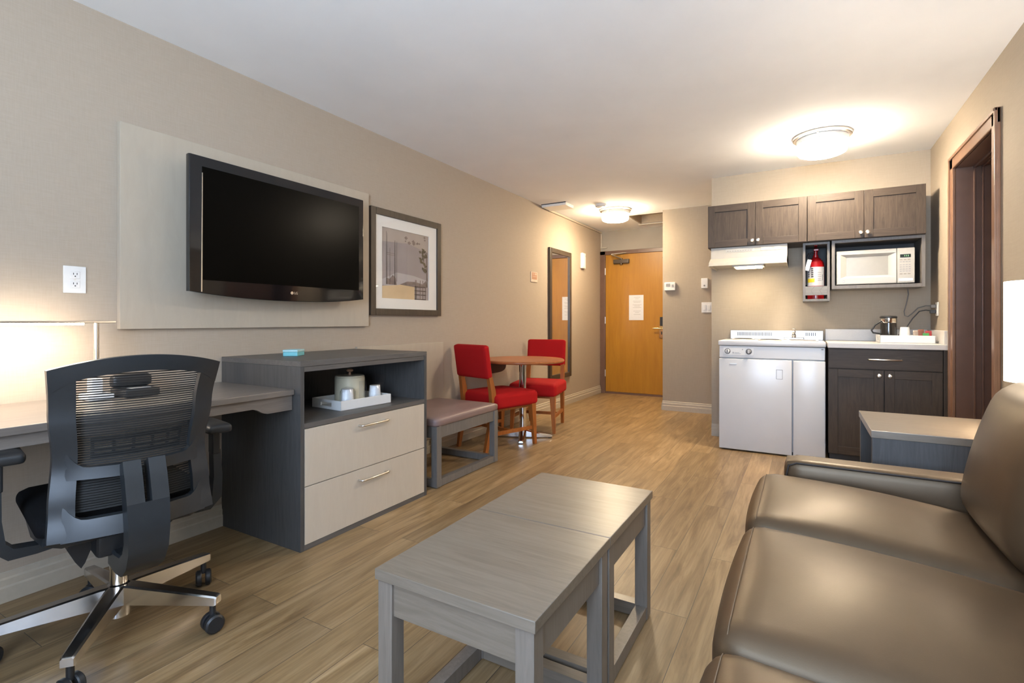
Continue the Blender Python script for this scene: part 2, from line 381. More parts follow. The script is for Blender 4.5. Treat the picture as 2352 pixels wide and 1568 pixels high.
def thing(name, label, cat, loc=(0, 0, 0), rz=0.0, group=None):
    o = bpy.data.objects.new(name, None); o.empty_display_size = 0.05; C.objects.link(o)
    o.location = loc; o.rotation_euler = (0, 0, rz)
    return tag(o, label, cat, group)
def tag(o, label, cat, group=None):
    o['label'] = label; o['category'] = cat
    if group: o['group'] = group
    return o
def struct(o, label=None):
    o['kind'] = 'structure'
    if label: o['label'] = label
    return o
def copy_tree(o, parent=None):
    c = o.copy(); C.objects.link(c)
    if parent is not None: c.parent = parent
    for ch in list(o.children): copy_tree(ch, c)
    return c
def lab(o, s): o['label'] = s; return o

def text_mesh(name, body, size, mtx, m_, parent, ext=0.0006):
    cu = bpy.data.curves.new(name, 'FONT'); cu.body = body; cu.size = size; cu.extrude = ext; cu.align_x = 'CENTER'; cu.align_y = 'CENTER'
    o = bpy.data.objects.new(name, cu); C.objects.link(o)
    dg = bpy.context.evaluated_depsgraph_get(); me = bpy.data.meshes.new_from_object(o.evaluated_get(dg))
    bpy.data.objects.remove(o)
    off = Vector((0, 0, 0)); p = parent
    while p is not None: off += p.location; p = p.parent
    me.transform(Matrix.Translation(-off) @ mtx)
    me.materials.clear(); me.materials.append(M[m_])
    o = bpy.data.objects.new(name, me); C.objects.link(o); o.parent = parent
    return o

# ------------------------------------------------------------------ room shell
W, H, YD = 3.485, 2.40, 7.222          # width, ceiling height, entrance wall
YB = -1.25                              # window wall behind the camera
KY, HY = 5.03, 6.182                    # kitchen wall, hall wall with thermostat
KX, HX = 1.885, 1.160
struct(B().box(-0.1, W + 0.6, YB - 0.1, YD + 0.1, -0.1, 0).obj('floor', 'floor'))
b = B()
hx0, hx1, hy0, hy1 = 0.69, 1.158, 6.30, 6.90       # recessed access hatch in the hall ceiling
b.box(-0.1, W + 0.6, YB - 0.1, hy0, H, H + 0.15); b.box(-0.1, hx0, hy0, hy1, H, H + 0.15); b.box(hx1, W + 0.6, hy0, hy1, H, H + 0.15); b.box(-0.1, W + 0.6, hy1, YD + 0.1, H, H + 0.15)
struct(b.obj('ceiling', 'ceil'))
struct(B().box(-0.1, 0, YB, YD, 0, H).obj('wall_left', 'wallpaper'))
struct(B().box(-0.1, W + 0.2, YD, YD + 0.1, 0, H).obj('wall_entrance', 'plaster'))
struct(B().box(HX, KX, HY, YD, 0, H).obj('wall_hall', 'cream'))
struct(B().box(KX, W, KY, YD, 0, H).obj('wall_kitchen', 'cream'))
DY0, DY1, DZ = 3.485, 4.275, 2.055      # opening in the right wall
b = B()
b.box(W, W + 0.1, YB, DY0, 0, H); b.box(W, W + 0.1, DY1, YD, 0, H); b.box(W, W + 0.1, DY0, DY1, DZ, H)
struct(b.obj('wall_right', 'cream'))
wx0, wx1, wz0, wz1 = 1.75, 3.35, 0.75, 2.3
b = B()
b.box(-0.1, wx0, YB - 0.1, YB, 0, H); b.box(wx1, W + 0.1, YB - 0.1, YB, 0, H); b.box(wx0, wx1, YB - 0.1, YB, 0, wz0); b.box(wx0, wx1, YB - 0.1, YB, wz1, H)
struct(b.obj('wall_window', 'cream'))
b = B()
for x in (wx0, (wx0 + wx1) / 2 - 0.025, wx1 - 0.05): b.box(x, x + 0.05, YB - 0.08, YB - 0.02, wz0, wz1)
for z in (wz0, wz1 - 0.05): b.box(wx0, wx1, YB - 0.08, YB - 0.02, z, z + 0.05)
struct(b.obj('window_1', 'white'))

# baseboards: stepped moulding
def board(name, pts, m_='base'):
    prof = [(0, 0), (0.016, 0), (0.016, 0.055), (0.012, 0.062), (0.012, 0.085), (0.007, 0.092), (0.006, 0.108), (0, 0.112)]
    bb = B()
    for (xa, ya, xb, yb) in pts:
        a, e = Vector((xa, ya, 0)), Vector((xb, yb, 0)); d = (e - a).normalized(); n = Vector((-d.y, d.x, 0))
        bb.loft([[p + n * k + Vector((0, 0, z)) for k, z in prof] for p in (a, e)])
    return struct(bb.obj(name, m_))
board('baseboard_left', [(0, 7.21, 0, -1.2)])
board('baseboard_hall', [(KX, HY, HX, HY), (HX, HY, HX, YD)])
board('baseboard_kitchen', [(2.01, KY, KX, KY)])
board('baseboard_right', [(W, -1.2, W, 3.40)])

# entrance door
struct(B().box(0, 0.082, YD - 0.035, YD, 0, 2.10, .004).box(1.0, 1.158, YD - 0.035, YD, 0, 2.10, .004).box(0, 1.158, YD - 0.035, YD, 2.045, 2.10, .004).box(0.082, 1.0, YD - 0.02, YD, 0, 0.028).obj('trim_entrance', 'brown'), 'brown painted door frame with dark threshold at entrance')
door = struct(B().box(0.084, 0.998, YD - 0.022, YD - 0.001, 0.03, 2.043, .002).obj('door_1', 'doorwood'), 'honey maple entrance door with paper notice')
door['category'] = 'door'
yf = YD - 0.022
b = B(); b.box(0.215, 0.445, yf - 0.05, yf, 1.905, 1.965, .006).bar((0.33, yf - 0.03, 1.975), (0.20, yf - 0.10, 2.035), 0.02, 0.012).bar((0.20, yf - .10, 2.035), (0.40, yf - .02, 2.06), 0.02, 0.012).cyl((0.33, yf - 0.03, 1.89), 0.018, 0.09)
lab(b.obj('door_closer', 'bronze', door), 'dark bronze closer arm')
for z in (1.80, 1.08, 0.30): B().cyl((0.079, yf - 0.006, z - 0.05), 0.009, 0.10, n=12).obj('hinge', 'nickel', door)
lk = B().box(0.882, 0.945, yf - 0.022, yf, 1.00, 1.125, .004).obj('lock_housing', 'black', door)
lab(B().box(0.872, 0.945, yf - 0.016, yf, 0.83, 1.0, .003).obj('lock_plate', 'brass', door), 'brass lock plate')
B().tube([(0.908, yf - 0.01, 0.965), (0.908, yf - 0.055, 0.965), (0.88, yf - 0.06, 0.965), (0.795, yf - 0.06, 0.965)], 0.010).obj('lever_handle', 'brass', door)
B().box(0.900, 0.914, yf - 0.019, yf - 0.015, 0.88, 0.92).obj('keyhole', 'darkslot', door)
B().cyl((0.925, yf - 0.006, 1.955), 0.012, 0.006, 'y', 16).obj('peephole', 'bronze', door)
nt_ = thing('paper_notice', 'white paper notice stuck on the honey wood entrance door', 'notice', (0.542, yf, 1.08))
B().box(0.437, 0.647, yf - 0.003, yf - 0.0002, 1.081, 1.441).obj('sheet', 'paper', nt_)
b = B()
for i, (wd, z) in enumerate([(0.09, 1.405), (0.05, 1.385), (0.12, 1.352), (0.10, 1.335), (0.13, 1.30), (0.08, 1.283), (0.12, 1.262), (0.11, 1.21), (0.06, 1.19), (0.10, 1.16)]):
    b.box(0.545 - wd / 2 + 0.01, 0.545 + wd / 2 + 0.01, yf - 0.0036, yf - 0.003, z, z + 0.004)
b.obj('print_lines', 'greyprint', nt_)

# doorway in the right wall: casing, deep jamb with stop ridges, door at the back
b = B()
def casing(bb, y0, y1, z0, z1):
    bb.box(W - 0.016, W, y0, y1, z0, z1, .004)
cw = 0.082
b.box(W - 0.018, W, DY0 - cw, DY0, 0, DZ + cw, .005).box(W - 0.018, W, DY1, DY1 + cw, 0, DZ + cw, .005).box(W - 0.018, W, DY0 - cw, DY1 + cw, DZ, DZ + cw, .005)
b.box(W - 0.026, W - 0.012, DY0 - cw, DY0 - cw + 0.02, 0, DZ + cw, .004).box(W - 0.026, W - 0.012, DY1 + cw - 0.02, DY1 + cw, 0, DZ + cw, .004).box(W - 0.026, W - 0.012, DY0 - cw, DY1 + cw, DZ + cw - 0.02, DZ + cw, .004)
struct(b.obj('trim_doorway', 'browntrim'), 'brown glossy casing around the side doorway')
b = B(); JD = 0.40
b.box(W, W + JD, DY1 - 0.002, DY1 + 0.02, 0, DZ + 0.02).box(W, W + JD, DY0 - 0.02, DY0 + 0.002, 0, DZ + 0.02).box(W, W + JD, DY0 - 0.02, DY1 + 0.02, DZ - 0.002, DZ + 0.02)
for x in (W + 0.085, W + 0.125):
    b.box(x, x + 0.010, DY1 - 0.014, DY1, 0, DZ, .003).box(x, x + 0.010, DY0, DY0 + 0.014, 0, DZ, .003).box(x, x + 0.010, DY0, DY1, DZ - 0.014, DZ, .003)
struct(b.obj('trim_jamb', 'brown'), 'deep brown jamb with stop ridges inside the side doorway')
d2 = struct(B().box(W + JD - 0.04, W + JD, DY0 + 0.003, DY1 - 0.003, 0.005, DZ - 0.003).obj('door_2', 'brown'), 'closed brown door deep inside the side doorway')

# ------------------------------------------------------------------ ceiling fittings
def ceiling_light(label, x, y, group, mg='lampglass', mb='lampbase'):
    t = thing('ceiling_light', label, 'ceiling light', (x, y, H), 0, group)
    B().lathe([(0.10, 0), (0.184, 0), (0.186, -0.018), (0.176, -0.022), (0.10, -0.022)], (x, y, H), 48).obj('trim_ring', 'nickel', t)
    B().lathe([(0.02, -0.0225), (0.160, -0.0225), (0.160, -0.055), (0.152, -0.055), (0.02, -0.055)], (x, y, H), 48).obj('collar', 'white', t)
    B().lathe([(0.02, -0.0555), (0.156, -0.0555), (0.158, -0.06), (0.158, -0.105), (0.155, -0.116), (0.02, -0.116)], (x, y, H), 48).obj('glass_drum', mg, t)
    B().lathe([(0.02, -0.1165), (0.155, -0.1165), (0.148, -0.127), (0.125, -0.137), (0.06, -0.144), (0.001, -0.145)], (x, y, H), 48).obj('glass_base', mb, t)
    for k in range(3):
        a = R(20 + 120 * k)
        B().box(x + math.cos(a) * .170 - .006, x + math.cos(a) * .170 + .006, y + math.sin(a) * .170 - .006, y + math.sin(a) * .170 + .006, H - .045, H - .02).obj('clip', 'nickel', t)
    return t
ceiling_light('round flush ceiling light with nickel ring, in front of the wall cabinets', 2.745, 4.27, 'flush ceiling lights')
ceiling_light('round flush ceiling light with nickel ring, in the hall near the entrance door', 0.675, 5.87, 'flush ceiling lights', 'hallglass', 'hallbase')
t = thing('smoke_detector', 'small white smoke detector on ceiling beside the hall light', 'smoke detector', (0.62, 5.52, H))
B().lathe([(0.065, 0), (0.065, -0.012), (0.055, -0.032), (0.02, -0.040), (0.001, -0.040)], (0.62, 5.52, H), 32).obj('cover', 'white', t)
B().lathe([(0.0575, -0.0275), (0.0585, -0.0275), (0.0585, -0.024), (0.0575, -0.024)], (0.62, 5.52, H), 32).obj('vent_ring', 'darkslot', t)
t = thing('junction_box', 'flat white box on the ceiling in the corner above the red chairs', 'ceiling box', (0.18, 5.30, H))
B().box(0.03, 0.33, 5.19, 5.42, H - 0.035, H, .004).obj('cover', 'white', t)
B().box(0.028, 0.332, 5.184, 5.19, H - 0.008, H).obj('shadow_gap', 'darkslot', t)
t = thing('cable_raceway', 'white cable raceway along the hall ceiling corner down to door frame', 'raceway', (0.012, 6.3, H))
B().box(0, 0.022, 5.42, YD - 0.001, H - 0.03, H - 0.006, .003).obj('long_channel', 'base', t)
B().box(0.002, 0.026, YD - 0.022, YD - 0.001, 2.16, H - 0.03, .003).box(0.002, 0.10, YD - 0.022, YD - 0.001, 2.145, 2.165, .003).obj('drop_channel', 'base', t)
t = thing('access_hatch', 'recessed hatch trim in the hall ceiling above the entrance door', 'ceiling hatch', (0.92, 6.6, H))
lab(B().box(hx0, hx1, hy0, hy1, H + 0.11, H + 0.13).box(hx0, hx1, hy1 - 0.02, hy1 - 0.001, H + 0.001, H + 0.11).box(hx0 + .001, hx0 + .02, hy0, hy1 - .02, H + 0.001, H + 0.11).obj('recess_lining', 'hatchshade', t), 'tan lining with shade painted in, inside the recess')
B().box(hx0 - 0.03, hx1, hy1, hy1 + 0.03, H - 0.015, H, .003).obj('far_trim', 'base', t)
B().box(hx0 - 0.012, hx0, hy0, hy1, H - 0.004, H, .001).obj('side_trim', 'ceil', t)

# ------------------------------------------------------------------ left wall: panel, TV, picture, outlet, mirror ...
tag(B().box(0.001, 0.030, 1.066, 2.536, 1.030, 1.946, .002).obj('wall_panel', 'panel'), 'large pale linen laminate panel on the wall behind the television', 'wall panel')

tv = thing('television', 'black flat screen television on the pale wall panel', 'television', (0.1, 1.82, 1.2))
X = 0.16
def tvpoly(y0, y1, z0, z1, sag, n=20, r=0.004):
    pts = [(y0, z1 - r), (y0 + r * .3, z1 - r * .3), (y0 + r, z1), (y1 - r, z1), (y1 - r * .3, z1 - r * .3), (y1, z1 - r)]
    for i in range(n + 1):
        u = i / n; y = y1 - (y1 - y0) * u
        pts.append((y, z0 - sag * (1 - abs(2 * u - 1) ** 2.4)))
    return pts
Y0, Y1, Z0, Z1 = 1.286, 2.362, 1.206, 1.849
rings = [[(x, p[0], p[1]) for p in tvpoly(Y0 + d, Y1 - d, Z0 + d * .6, Z1 - d, 0.031)] for x, d in ((0.085, 0.06), (0.112, 0.016), (0.135, 0.001), (0.152, 0.0), (0.1585, 0.0012), (0.160, 0.004))]
B().loft(rings).obj('bezel', 'gloss', tv, smooth=25)
B().box(X - 0.006, X + 0.0012, 1.346, 2.322, 1.262, 1.800).obj('screen', 'screen', tv)
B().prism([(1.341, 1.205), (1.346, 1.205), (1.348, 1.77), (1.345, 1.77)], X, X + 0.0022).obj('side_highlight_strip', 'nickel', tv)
B().box(0.0300, 0.09, 1.62, 2.02, 1.36, 1.68, .004).obj('wall_bracket', 'black', tv)
lg = B().cyl((X + 0.0001, 1.833, 1.222), 0.0085, 0.0012, 'x', 24).obj('logo_disc', 'nickel', tv)
MX = lambda x, y, z: Matrix.Translation((x, y, z)) @ Matrix.Rotation(R(90), 4, 'Z') @ Matrix.Rotation(R(90), 4, 'X')
text_mesh('logo_letters', 'LG', 0.019, MX(X + 0.0008, 1.8585, 1.222), 'nickel', tv)
B().tube([(X + 0.0014, 1.8355, 1.226), (X + 0.0014, 1.832, 1.226), (X + 0.0014, 1.832, 1.219), (X + 0.0014, 1.836, 1.219)], 0.0006, 6).obj('logo_face', 'darkslot', tv)

pic = thing('framed_picture', 'beach print in a dark frame with white mat beside the television', 'picture', (0.02, 2.95, 1.1))
py0, py1, pz0, pz1, px = 2.554, 3.338, 1.108, 1.870, 0.032
fr = 0.048
b = B()
b.box(0.001, px, py0, py0 + fr, pz0, pz1, .003).box(0.001, px, py1 - fr, py1, pz0, pz1, .003).box(0.001, px, py0 + fr, py1 - fr, pz0, pz0 + fr, .003).box(0.001, px, py0 + fr, py1 - fr, pz1 - fr, pz1, .003)
b.obj('frame', 'frame', pic)
ay0, ay1, az0, az1 = 2.674, 3.198, 1.232, 1.744
b = B(); xm = 0.018
b.box(0.010, xm, py0 + fr, ay0, pz0 + fr, pz1 - fr).box(0.010, xm, ay1, py1 - fr, pz0 + fr, pz1 - fr).box(0.010, xm, ay0, ay1, pz0 + fr, az0).box(0.010, xm, ay0, ay1, az1, pz1 - fr)
b.obj('mat_board', 'mat', pic)
b = B(); aw, ah = ay1 - ay0, az1 - az0
def quad(pts, lay, mi):
    b.mi = mi; b.prism([(ay0 + u * aw, az0 + v * ah) for u, v in pts], 0.010 + lay * 0.0004, 0.0105 + lay * 0.0004, 'x')
quad([(0, 0), (1, 0), (1, 1), (0, 1)], 0, 0)
quad([(0, .80), (.55, .83), (1, .74), (1, 1), (0, 1)], 1, 1)
quad([(0, .26), (.3, .38), (.66, .36), (1, .30), (1, .2), (0, .18)], 1, 2)
quad([(0, 0), (.68, 0), (.68, .21), (.5, .235), (.32, .20), (0, .17)], 2, 3)
quad([(.36, .21), (.52, .265), (.70, .27), (.86, .245), (.94, .30), (.97, .2), (.68, .19)], 3, 5)
quad([(.10, .2), (.30, .2), (.28, .30), (.22, .34), (.16, .28), (.10, .29)], 3, 5)
for u, w_, v0, v1 in [(.09, .008, .2, .95), (.105, .006, .2, .93), (.255, .016, .2, .84), (.30, .006, .25, .83), (.16, .006, .2, .72)]: quad([(u, v0), (u + w_, v0), (u + w_ * .7, v1), (u + w_ * .3, v1)], 4, 4)
for u0_, u1_, v in [(.09, .26, .62), (.09, .26, .645), (.12, .28, .27)]: quad([(u0_, v), (u1_, v), (u1_, v + .006), (u0_, v + .006)], 4, 5)
for u in (.69, .71, .80, .86, .92): quad([(u, .0), (u + .014, .0), (u + .014, .30), (u, .30)], 5, 5)
for v in (.0, .07, .13, .19): quad([(.68, v), (.94, v), (.94, v + .014), (.68, v + .014)], 5, 4)
rnd = random.Random(7)
for k in range(26):
    cu, cv = rnd.gauss(.90, .05), rnd.uniform(.45, .80); a = rnd.uniform(0, PI); l, w_ = rnd.uniform(.05, .11), rnd.uniform(.016, .034)
    cu = min(.93, max(.74, cu - (.10 if .58 < cv < .64 else 0)))
    ca, sa = math.cos(a), math.sin(a)
    P_ = [(cu + ca * l * i - sa * w_ * j, cv + sa * l * i + ca * w_ * j) for i, j in ((-.5, 0), (0, -1), (.5, 0), (0, 1))]
    quad([(min(.995, max(.005, p)), min(.995, max(.005, q))) for p, q in P_], 6 + k * .05, 6)
for k in range(12):
    cu, cv = rnd.uniform(.48, .98), rnd.uniform(.84, .97); s_ = rnd.uniform(.015, .04)
    quad([(cu - s_, cv), (cu, cv - s_ * .7), (min(.99, cu + s_), cv), (cu, min(.99, cv + s_ * .7))], 5 + k * .05, 5)
quad([(.955, .2), (.975, .2), (.965, .75), (.955, .75)], 5, 4)
b.obj('print', ['pic_sky', 'pic_skytop', 'pic_sea', 'pic_sand', 'pic_dark', 'pic_mid', 'pic_leaf'], pic, smooth=0)
B().box(0.0205, 0.0220, py0 + fr - .005, py1 - fr + .005, pz0 + fr - .005, pz1 - fr + .005).obj('glass_pane', 'glass', pic)

def wall_outlet(label, pos, axis, sgn, w=0.072, h=0.115):
    """duplex outlet; axis 'x' = on a wall whose normal is +-x"""
    t = thing('wall_outlet', label, 'outlet', pos, 0, 'wall outlets')
    x, y, z = pos
    def bx(d0, d1, y0, y1, z0, z1, bev=0): return B().box(min(x + sgn * d0, x + sgn * d1), max(x + sgn * d0, x + sgn * d1), y + y0, y + y1, z + z0, z + z1, bev)
    bx(0.0005, 0.006, -w / 2, w / 2, -h / 2, h / 2, .002).obj('cover_plate', 'white', t)
    for dz in (-0.020, 0.020):
        s = bx(0.006, 0.0085, -0.016, 0.016, dz - 0.014, dz + 0.014, .001).obj('socket', 'white', t)
        bb = B()
        for dy in (-0.006, 0.006): bb.box(min(x + sgn * .0083, x + sgn * .0092), max(x + sgn * .0083, x + sgn * .0092), y + dy - .0012, y + dy + .0012, z + dz, z + dz + .008)
        bb.cyl((min(x + sgn * .0083, x + sgn * .0092), y, z + dz - .006), .0026, .0009, 'x', 10).obj('slots', 'darkslot', s)
    B().cyl((x + sgn * 0.006 if sgn > 0 else x - 0.0075, y, z), 0.003, 0.0015, 'x', 10).obj('screw', 'nickel', t)
    return t
wall_outlet('white duplex outlet on the taupe wall left of the television', (0, 0.916, 1.238), 'x', 1, 0.076, 0.112)
wall_outlet('white outlet on the cream wall with two cords plugged in', (W, 4.795, 1.155), 'x', -1, 0.078, 0.10)

mr = thing('wall_mirror', 'tall narrow wall mirror in dark frame beyond the red chairs', 'mirror', (0.015, 5.77, 0.355))
my0, my1, mz0, mz1 = 5.42, 6.055, 0.36, 1.945
b = B()
for a in ((my0, my0 + .055, mz0, mz1), (my1 - .055, my1, mz0, mz1), (my0 + .055, my1 - .055, mz0, mz0 + .055), (my0 + .055, my1 - .055, mz1 - .055, mz1)): b.box(0.001, 0.03, *a, .003)
b.obj('frame', 'frame', mr)
B().box(0.008, 0.014, my0 + .05, my1 - .05, mz0 + .05, mz1 - .05).obj('mirror_glass', 'mirror', mr)
t = thing('wall_plaque', 'small tan plaque on the wall left of the tall mirror', 'plaque', (0.005, 5.056, 1.50))
B().box(0.0005, 0.008, 4.975, 5.135, 1.505, 1.618, .002).obj('plate', 'plaqueedge', t)
B().box(0.008, 0.010, 4.995, 5.115, 1.535, 1.610).obj('face', 'plaque', t)
B().box(0.010, 0.0108, 5.07, 5.10, 1.585, 1.603).box(0.010, 0.0106, 5.005, 5.06, 1.592, 1.596).box(0.010, 0.0106, 5.005, 5.10, 1.565, 1.568).obj('marks', 'plaqueedge', t)
t = thing('wall_sensor', 'narrow white device high on wall between mirror and door', 'wall device', (0.015, 6.49, 1.78))
B().box(0.0005, 0.035, 6.42, 6.535, 1.785, 1.995, .006).obj('case', 'white', t)
B().box(0.035, 0.045, 6.44, 6.50, 1.80, 1.98, .004).obj('cover_ridge', 'white', t)
B().cyl((0.035, 6.515, 1.955), 0.010, 0.003, 'x', 12).obj('indicator', 'greyprint', t)

# hall wall fittings (face at y = HY, looking towards -y)
t = thing('thermostat', 'white thermostat with grey display on hall wall beside the door', 'thermostat', (1.248, HY, 1.45))
B().box(1.184, 1.312, HY - 0.028, HY, 1.43, 1.528, .006).obj('case', 'white', t)
B().box(1.205, 1.255, HY - 0.030, HY - 0.0275, 1.478, 1.512).obj('display', 'greyprint', t)
B().box(1.272, 1.296, HY - 0.030, HY - 0.0275, 1.47, 1.50, .001).obj('button', 'greyprint', t)
t = thing('wall_alarm', 'small white alarm box on hall wall above the light switch', 'alarm', (1.64, HY, 1.45))
B().box(1.604, 1.676, HY - 0.03, HY, 1.445, 1.56, .005).obj('case', 'white', t)
B().cyl((1.640, HY - 0.033, 1.475), 0.010, 0.003, 'y', 14).obj('button', 'ivory2', t)
t = thing('light_switch', 'white light switch plate on hall wall next to the kitchenette', 'light switch', (1.655, HY, 1.17))
B().box(1.604, 1.722, HY - 0.006, HY, 1.165, 1.283, .002).obj('cover_plate', 'white', t)
for dx in (1.637, 1.685): B().box(dx - .015, dx + .015, HY - 0.010, HY - 0.006, 1.192, 1.256, .002).obj('rocker', 'white', t)

# ------------------------------------------------------------------ desk and what is on it
dk = thing('desk', 'grey wood writing desk built along the wall behind the office chair', 'desk', (0.3, 0.75, 0))
B().box(0.004, 0.592, -0.05, 1.526, 0.724, 0.750, .003).obj('desktop', 'desk', dk)
pts = [(1.524, 0.724), (1.524, 0.655), (1.40, 0.655), (1.38, 0.660), (1.35, 0.678), (1.33, 0.684), (0.0, 0.684), (0.0, 0.724)]
B().prism(pts, 0.556, 0.578, 'x').obj('front_apron', 'desk', dk)
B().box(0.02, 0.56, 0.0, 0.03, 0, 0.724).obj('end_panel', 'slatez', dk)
B().box(0.016, 0.036, 0.03, 1.524, 0.62, 0.724).obj('back_rail', 'desk', dk)

dl = thing('desk_lamp', 'slim lit LED bar lamp standing on the desk', 'desk lamp', (0.16, 0.93, 0.75))
lx = 0.165
B().box(lx - 0.045, lx + 0.045, 0.885, 0.975, 0.7505, 0.775, .006).obj('base', 'white', dl)
lab(B().box(lx - 0.02, lx + 0.02, 0.905, 0.945, 0.775, 0.835, .004).obj('charging_block', 'white', dl), 'white charging block at the foot of the pole')
B().cyl((lx, 0.930, 0.775), 0.009, 0.283, n=16).obj('pole', 'nickel', dl)
B().box(lx - 0.014, lx + 0.014, 0.10, 0.992, 1.0575, 1.0665, .002).obj('arm', 'nickel', dl)
B().box(lx - 0.011, lx + 0.011, 0.13, 0.886, 1.0505, 1.0575, .001).obj('light_strip', 'led', dl)
ph = thing('telephone', 'small dark desk phone beside the lamp pole behind the chair mesh', 'telephone', (0.17, 1.06, 0.75))
B().box(0.10, 0.24, 1.0, 1.13, 0.7505, 0.785, .008).obj('base', 'black', ph)
B().cushion(0.11, 0.155, 0.99, 1.14, 0.785, 0.84, .018, n=6).obj('handset', 'black', ph)
B().box(0.175, 0.225, 1.03, 1.10, 0.785, 0.787).obj('keypad', 'greyprint', ph)

# ------------------------------------------------------------------ dresser
DX, DYa, DYb, DT = 0.63, 1.529, 2.429, 0.880
dr = thing('dresser', 'slate grey dresser with open niche and two pale drawers', 'dresser', (0.32, 1.98, 0))
B().box(0.004, DX, DYa, DYb, DT - 0.026, DT, .002).obj('dresser_top', 'slate', dr)
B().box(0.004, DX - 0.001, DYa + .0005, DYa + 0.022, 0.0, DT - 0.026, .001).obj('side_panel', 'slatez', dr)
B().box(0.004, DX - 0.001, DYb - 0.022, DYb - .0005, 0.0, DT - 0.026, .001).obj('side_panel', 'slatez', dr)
B().box(0.02, DX - 0.004, DYa + .022, DYb - .022, DT - 0.05, DT - 0.027).obj('top_rail', 'slate', dr)
B().box(0.02, DX - 0.001, DYa + .022, DYb - .022, 0.566, 0.590, .001).obj('niche_shelf', 'slate', dr)
B().box(0.006, 0.018, DYa + .022, DYb - .022, 0.03, DT - 0.03).obj('back_panel', 'slatez', dr)
B().box(0.05, DX - 0.002, DYa + .022, DYb - .022, 0.0, 0.024).obj('plinth', 'slate', dr)
for z0, z1, hz in ((0.297, 0.563, 0.517), (0.026, 0.293, 0.233)):
    d = B().box(DX - 0.021, DX - 0.0005, DYa + .0245, DYb - .0245, z0, z1, .001).obj('drawer', 'drawer', dr)
    B().box(0.05, DX - 0.022, DYa + .03, DYb - .03, z0 + .01, z1 - .03).obj('drawer_box', 'slate', d)
    yc = 1.978
    B().tube([(DX, yc - .095, hz + .006), (DX + .026, yc - .095, hz + .006), (DX + .030, yc - .085, hz + .006), (DX + .030, yc + .085, hz + .006), (DX + .026, yc + .095, hz + .006), (DX, yc + .095, hz + .006)], 0.0055, 10).obj('handle', 'nickel', d)
lab(B().cyl((0.045, DYa + .022, 0.655), 0.03, 0.004, 'y', 20).obj('cable_grommet', 'browntrim', dr), 'brown cable grommet inside the niche')

t = thing('card_box', 'small flat pale blue box lying on the dresser top', 'box', (0.26, 1.77, DT), R(-58))
B().box(-0.05, 0.05, -0.038, 0.038, 0.0005, 0.022, .003).obj('tray', 'cyan', t, local=True)
B().box(-0.051, 0.051, -0.039, 0.039, 0.022, 0.034, .003).obj('lid', 'cyanw', t, local=True)

# tray in the niche, with bucket and two wrapped cups
def tray(name, label, loc, rz, L_, W_, h, mats_='white'):
    t = thing(name, label, 'tray', loc, rz)
    t0 = 0.006
    B().box(-L_ / 2, L_ / 2, -W_ / 2, W_ / 2, 0.0006, t0, .002).obj('bottom', mats_, t, local=True)
    b = B()
    b.box(-L_ / 2, L_ / 2, -W_ / 2, -W_ / 2 + t0, 0.001, h, .002).box(-L_ / 2, L_ / 2, W_ / 2 - t0, W_ / 2, 0.001, h, .002)
    for s in (-1, 1):
        xa, xb = sorted((s * L_ / 2, s * (L_ / 2 - t0)))
        b.box(xa, xb, -W_ / 2, -W_ * .18, 0.001, h, .002).box(xa, xb, W_ * .18, W_ / 2, 0.001, h, .002)
        b.box(xa, xb, -W_ * .2, W_ * .2, 0.001, h * .32, .001).box(xa, xb, -W_ * .2, W_ * .2, h * .72, h, .001)
    b.obj('rim', mats_, t, local=True)
    return t
TZ = 0.590
tray('serving_tray', 'white tray with cut-out grips on the dresser niche shelf', (0.405, 2.045, TZ), R(86), 0.35, 0.25, 0.052)
TT = TZ + 0.0062
bk = thing('ice_bucket', 'cream ice bucket with wooden knob on the niche tray', 'ice bucket', (0.372, 2.055, TT))
bc = (0.372, 2.055, TT)
B().lathe([(0.001, 0.001), (0.080, 0.001), (0.083, 0.006), (0.083, 0.150), (0.080, 0.150), (0.080, 0.01), (0.001, 0.01)], bc, 40).obj('body', 'bucket', bk)
ld = B().lathe([(0.0815, 0.151), (0.0815, 0.156), (0.076, 0.160), (0.001, 0.162)], bc, 40).obj('lid', 'bucket', bk)
lab(B().lathe([(0.008, 0.162), (0.006, 0.176), (0.018, 0.182), (0.019, 0.190), (0.012, 0.196), (0.001, 0.197)], bc, 20).obj('knob', 'knobwood', ld), 'amber wooden knob')
lab(B().cushion(0.4560, 0.4580, 2.045, 2.10, TT + .03, TT + .13, .0009, n=3).obj('wrapper_bag', 'clear', bk), 'clear plastic liner bag')
def wrapped_cup(label, x, y, h, peak):
    c = thing('wrapped_cup', label, 'cup', (x, y, TT), 0, 'wrapped cups on the niche tray')
    B().lathe([(0.001, 0.001), (0.036, 0.001), (0.036, 0.004), (0.029, h), (0.001, h), ], (x, y, TT), 24).obj('cup', 'cupfoam', c)
    rings = []
    for i, (r_, z) in enumerate([(0.040, 0.0008), (0.043, 0.02), (0.041, h * .5), (0.039, h * .85), (0.030, h + .006), (0.006, h + .012)]):
        ring = []
        for k in range(28):
            a = 2 * PI * k / 28; w = 1 + 0.07 * math.sin(5 * a + i) + 0.05 * math.sin(9 * a - 2 * i)
            pk = peak * max(0, math.cos(a - R(60))) ** 6 * (1 if i >= 3 else 0)
            ring.append((x + r_ * w * math.cos(a) + .2 * pk * math.cos(R(60)), y + r_ * w * math.sin(a) + .5 * pk, TT + z + pk))
        rings.append(ring)
    lab(B().loft(rings).obj('film_wrapper', 'clear', c), 'clear crinkled plastic film')
wrapped_cup('film wrapped cup upside down on the tray left of the ice bucket', 0.470, 1.950, 0.098, 0.0)
wrapped_cup('film wrapped cup with twisted peak on the tray right of the ice bucket', 0.466, 2.158, 0.096, 0.055)

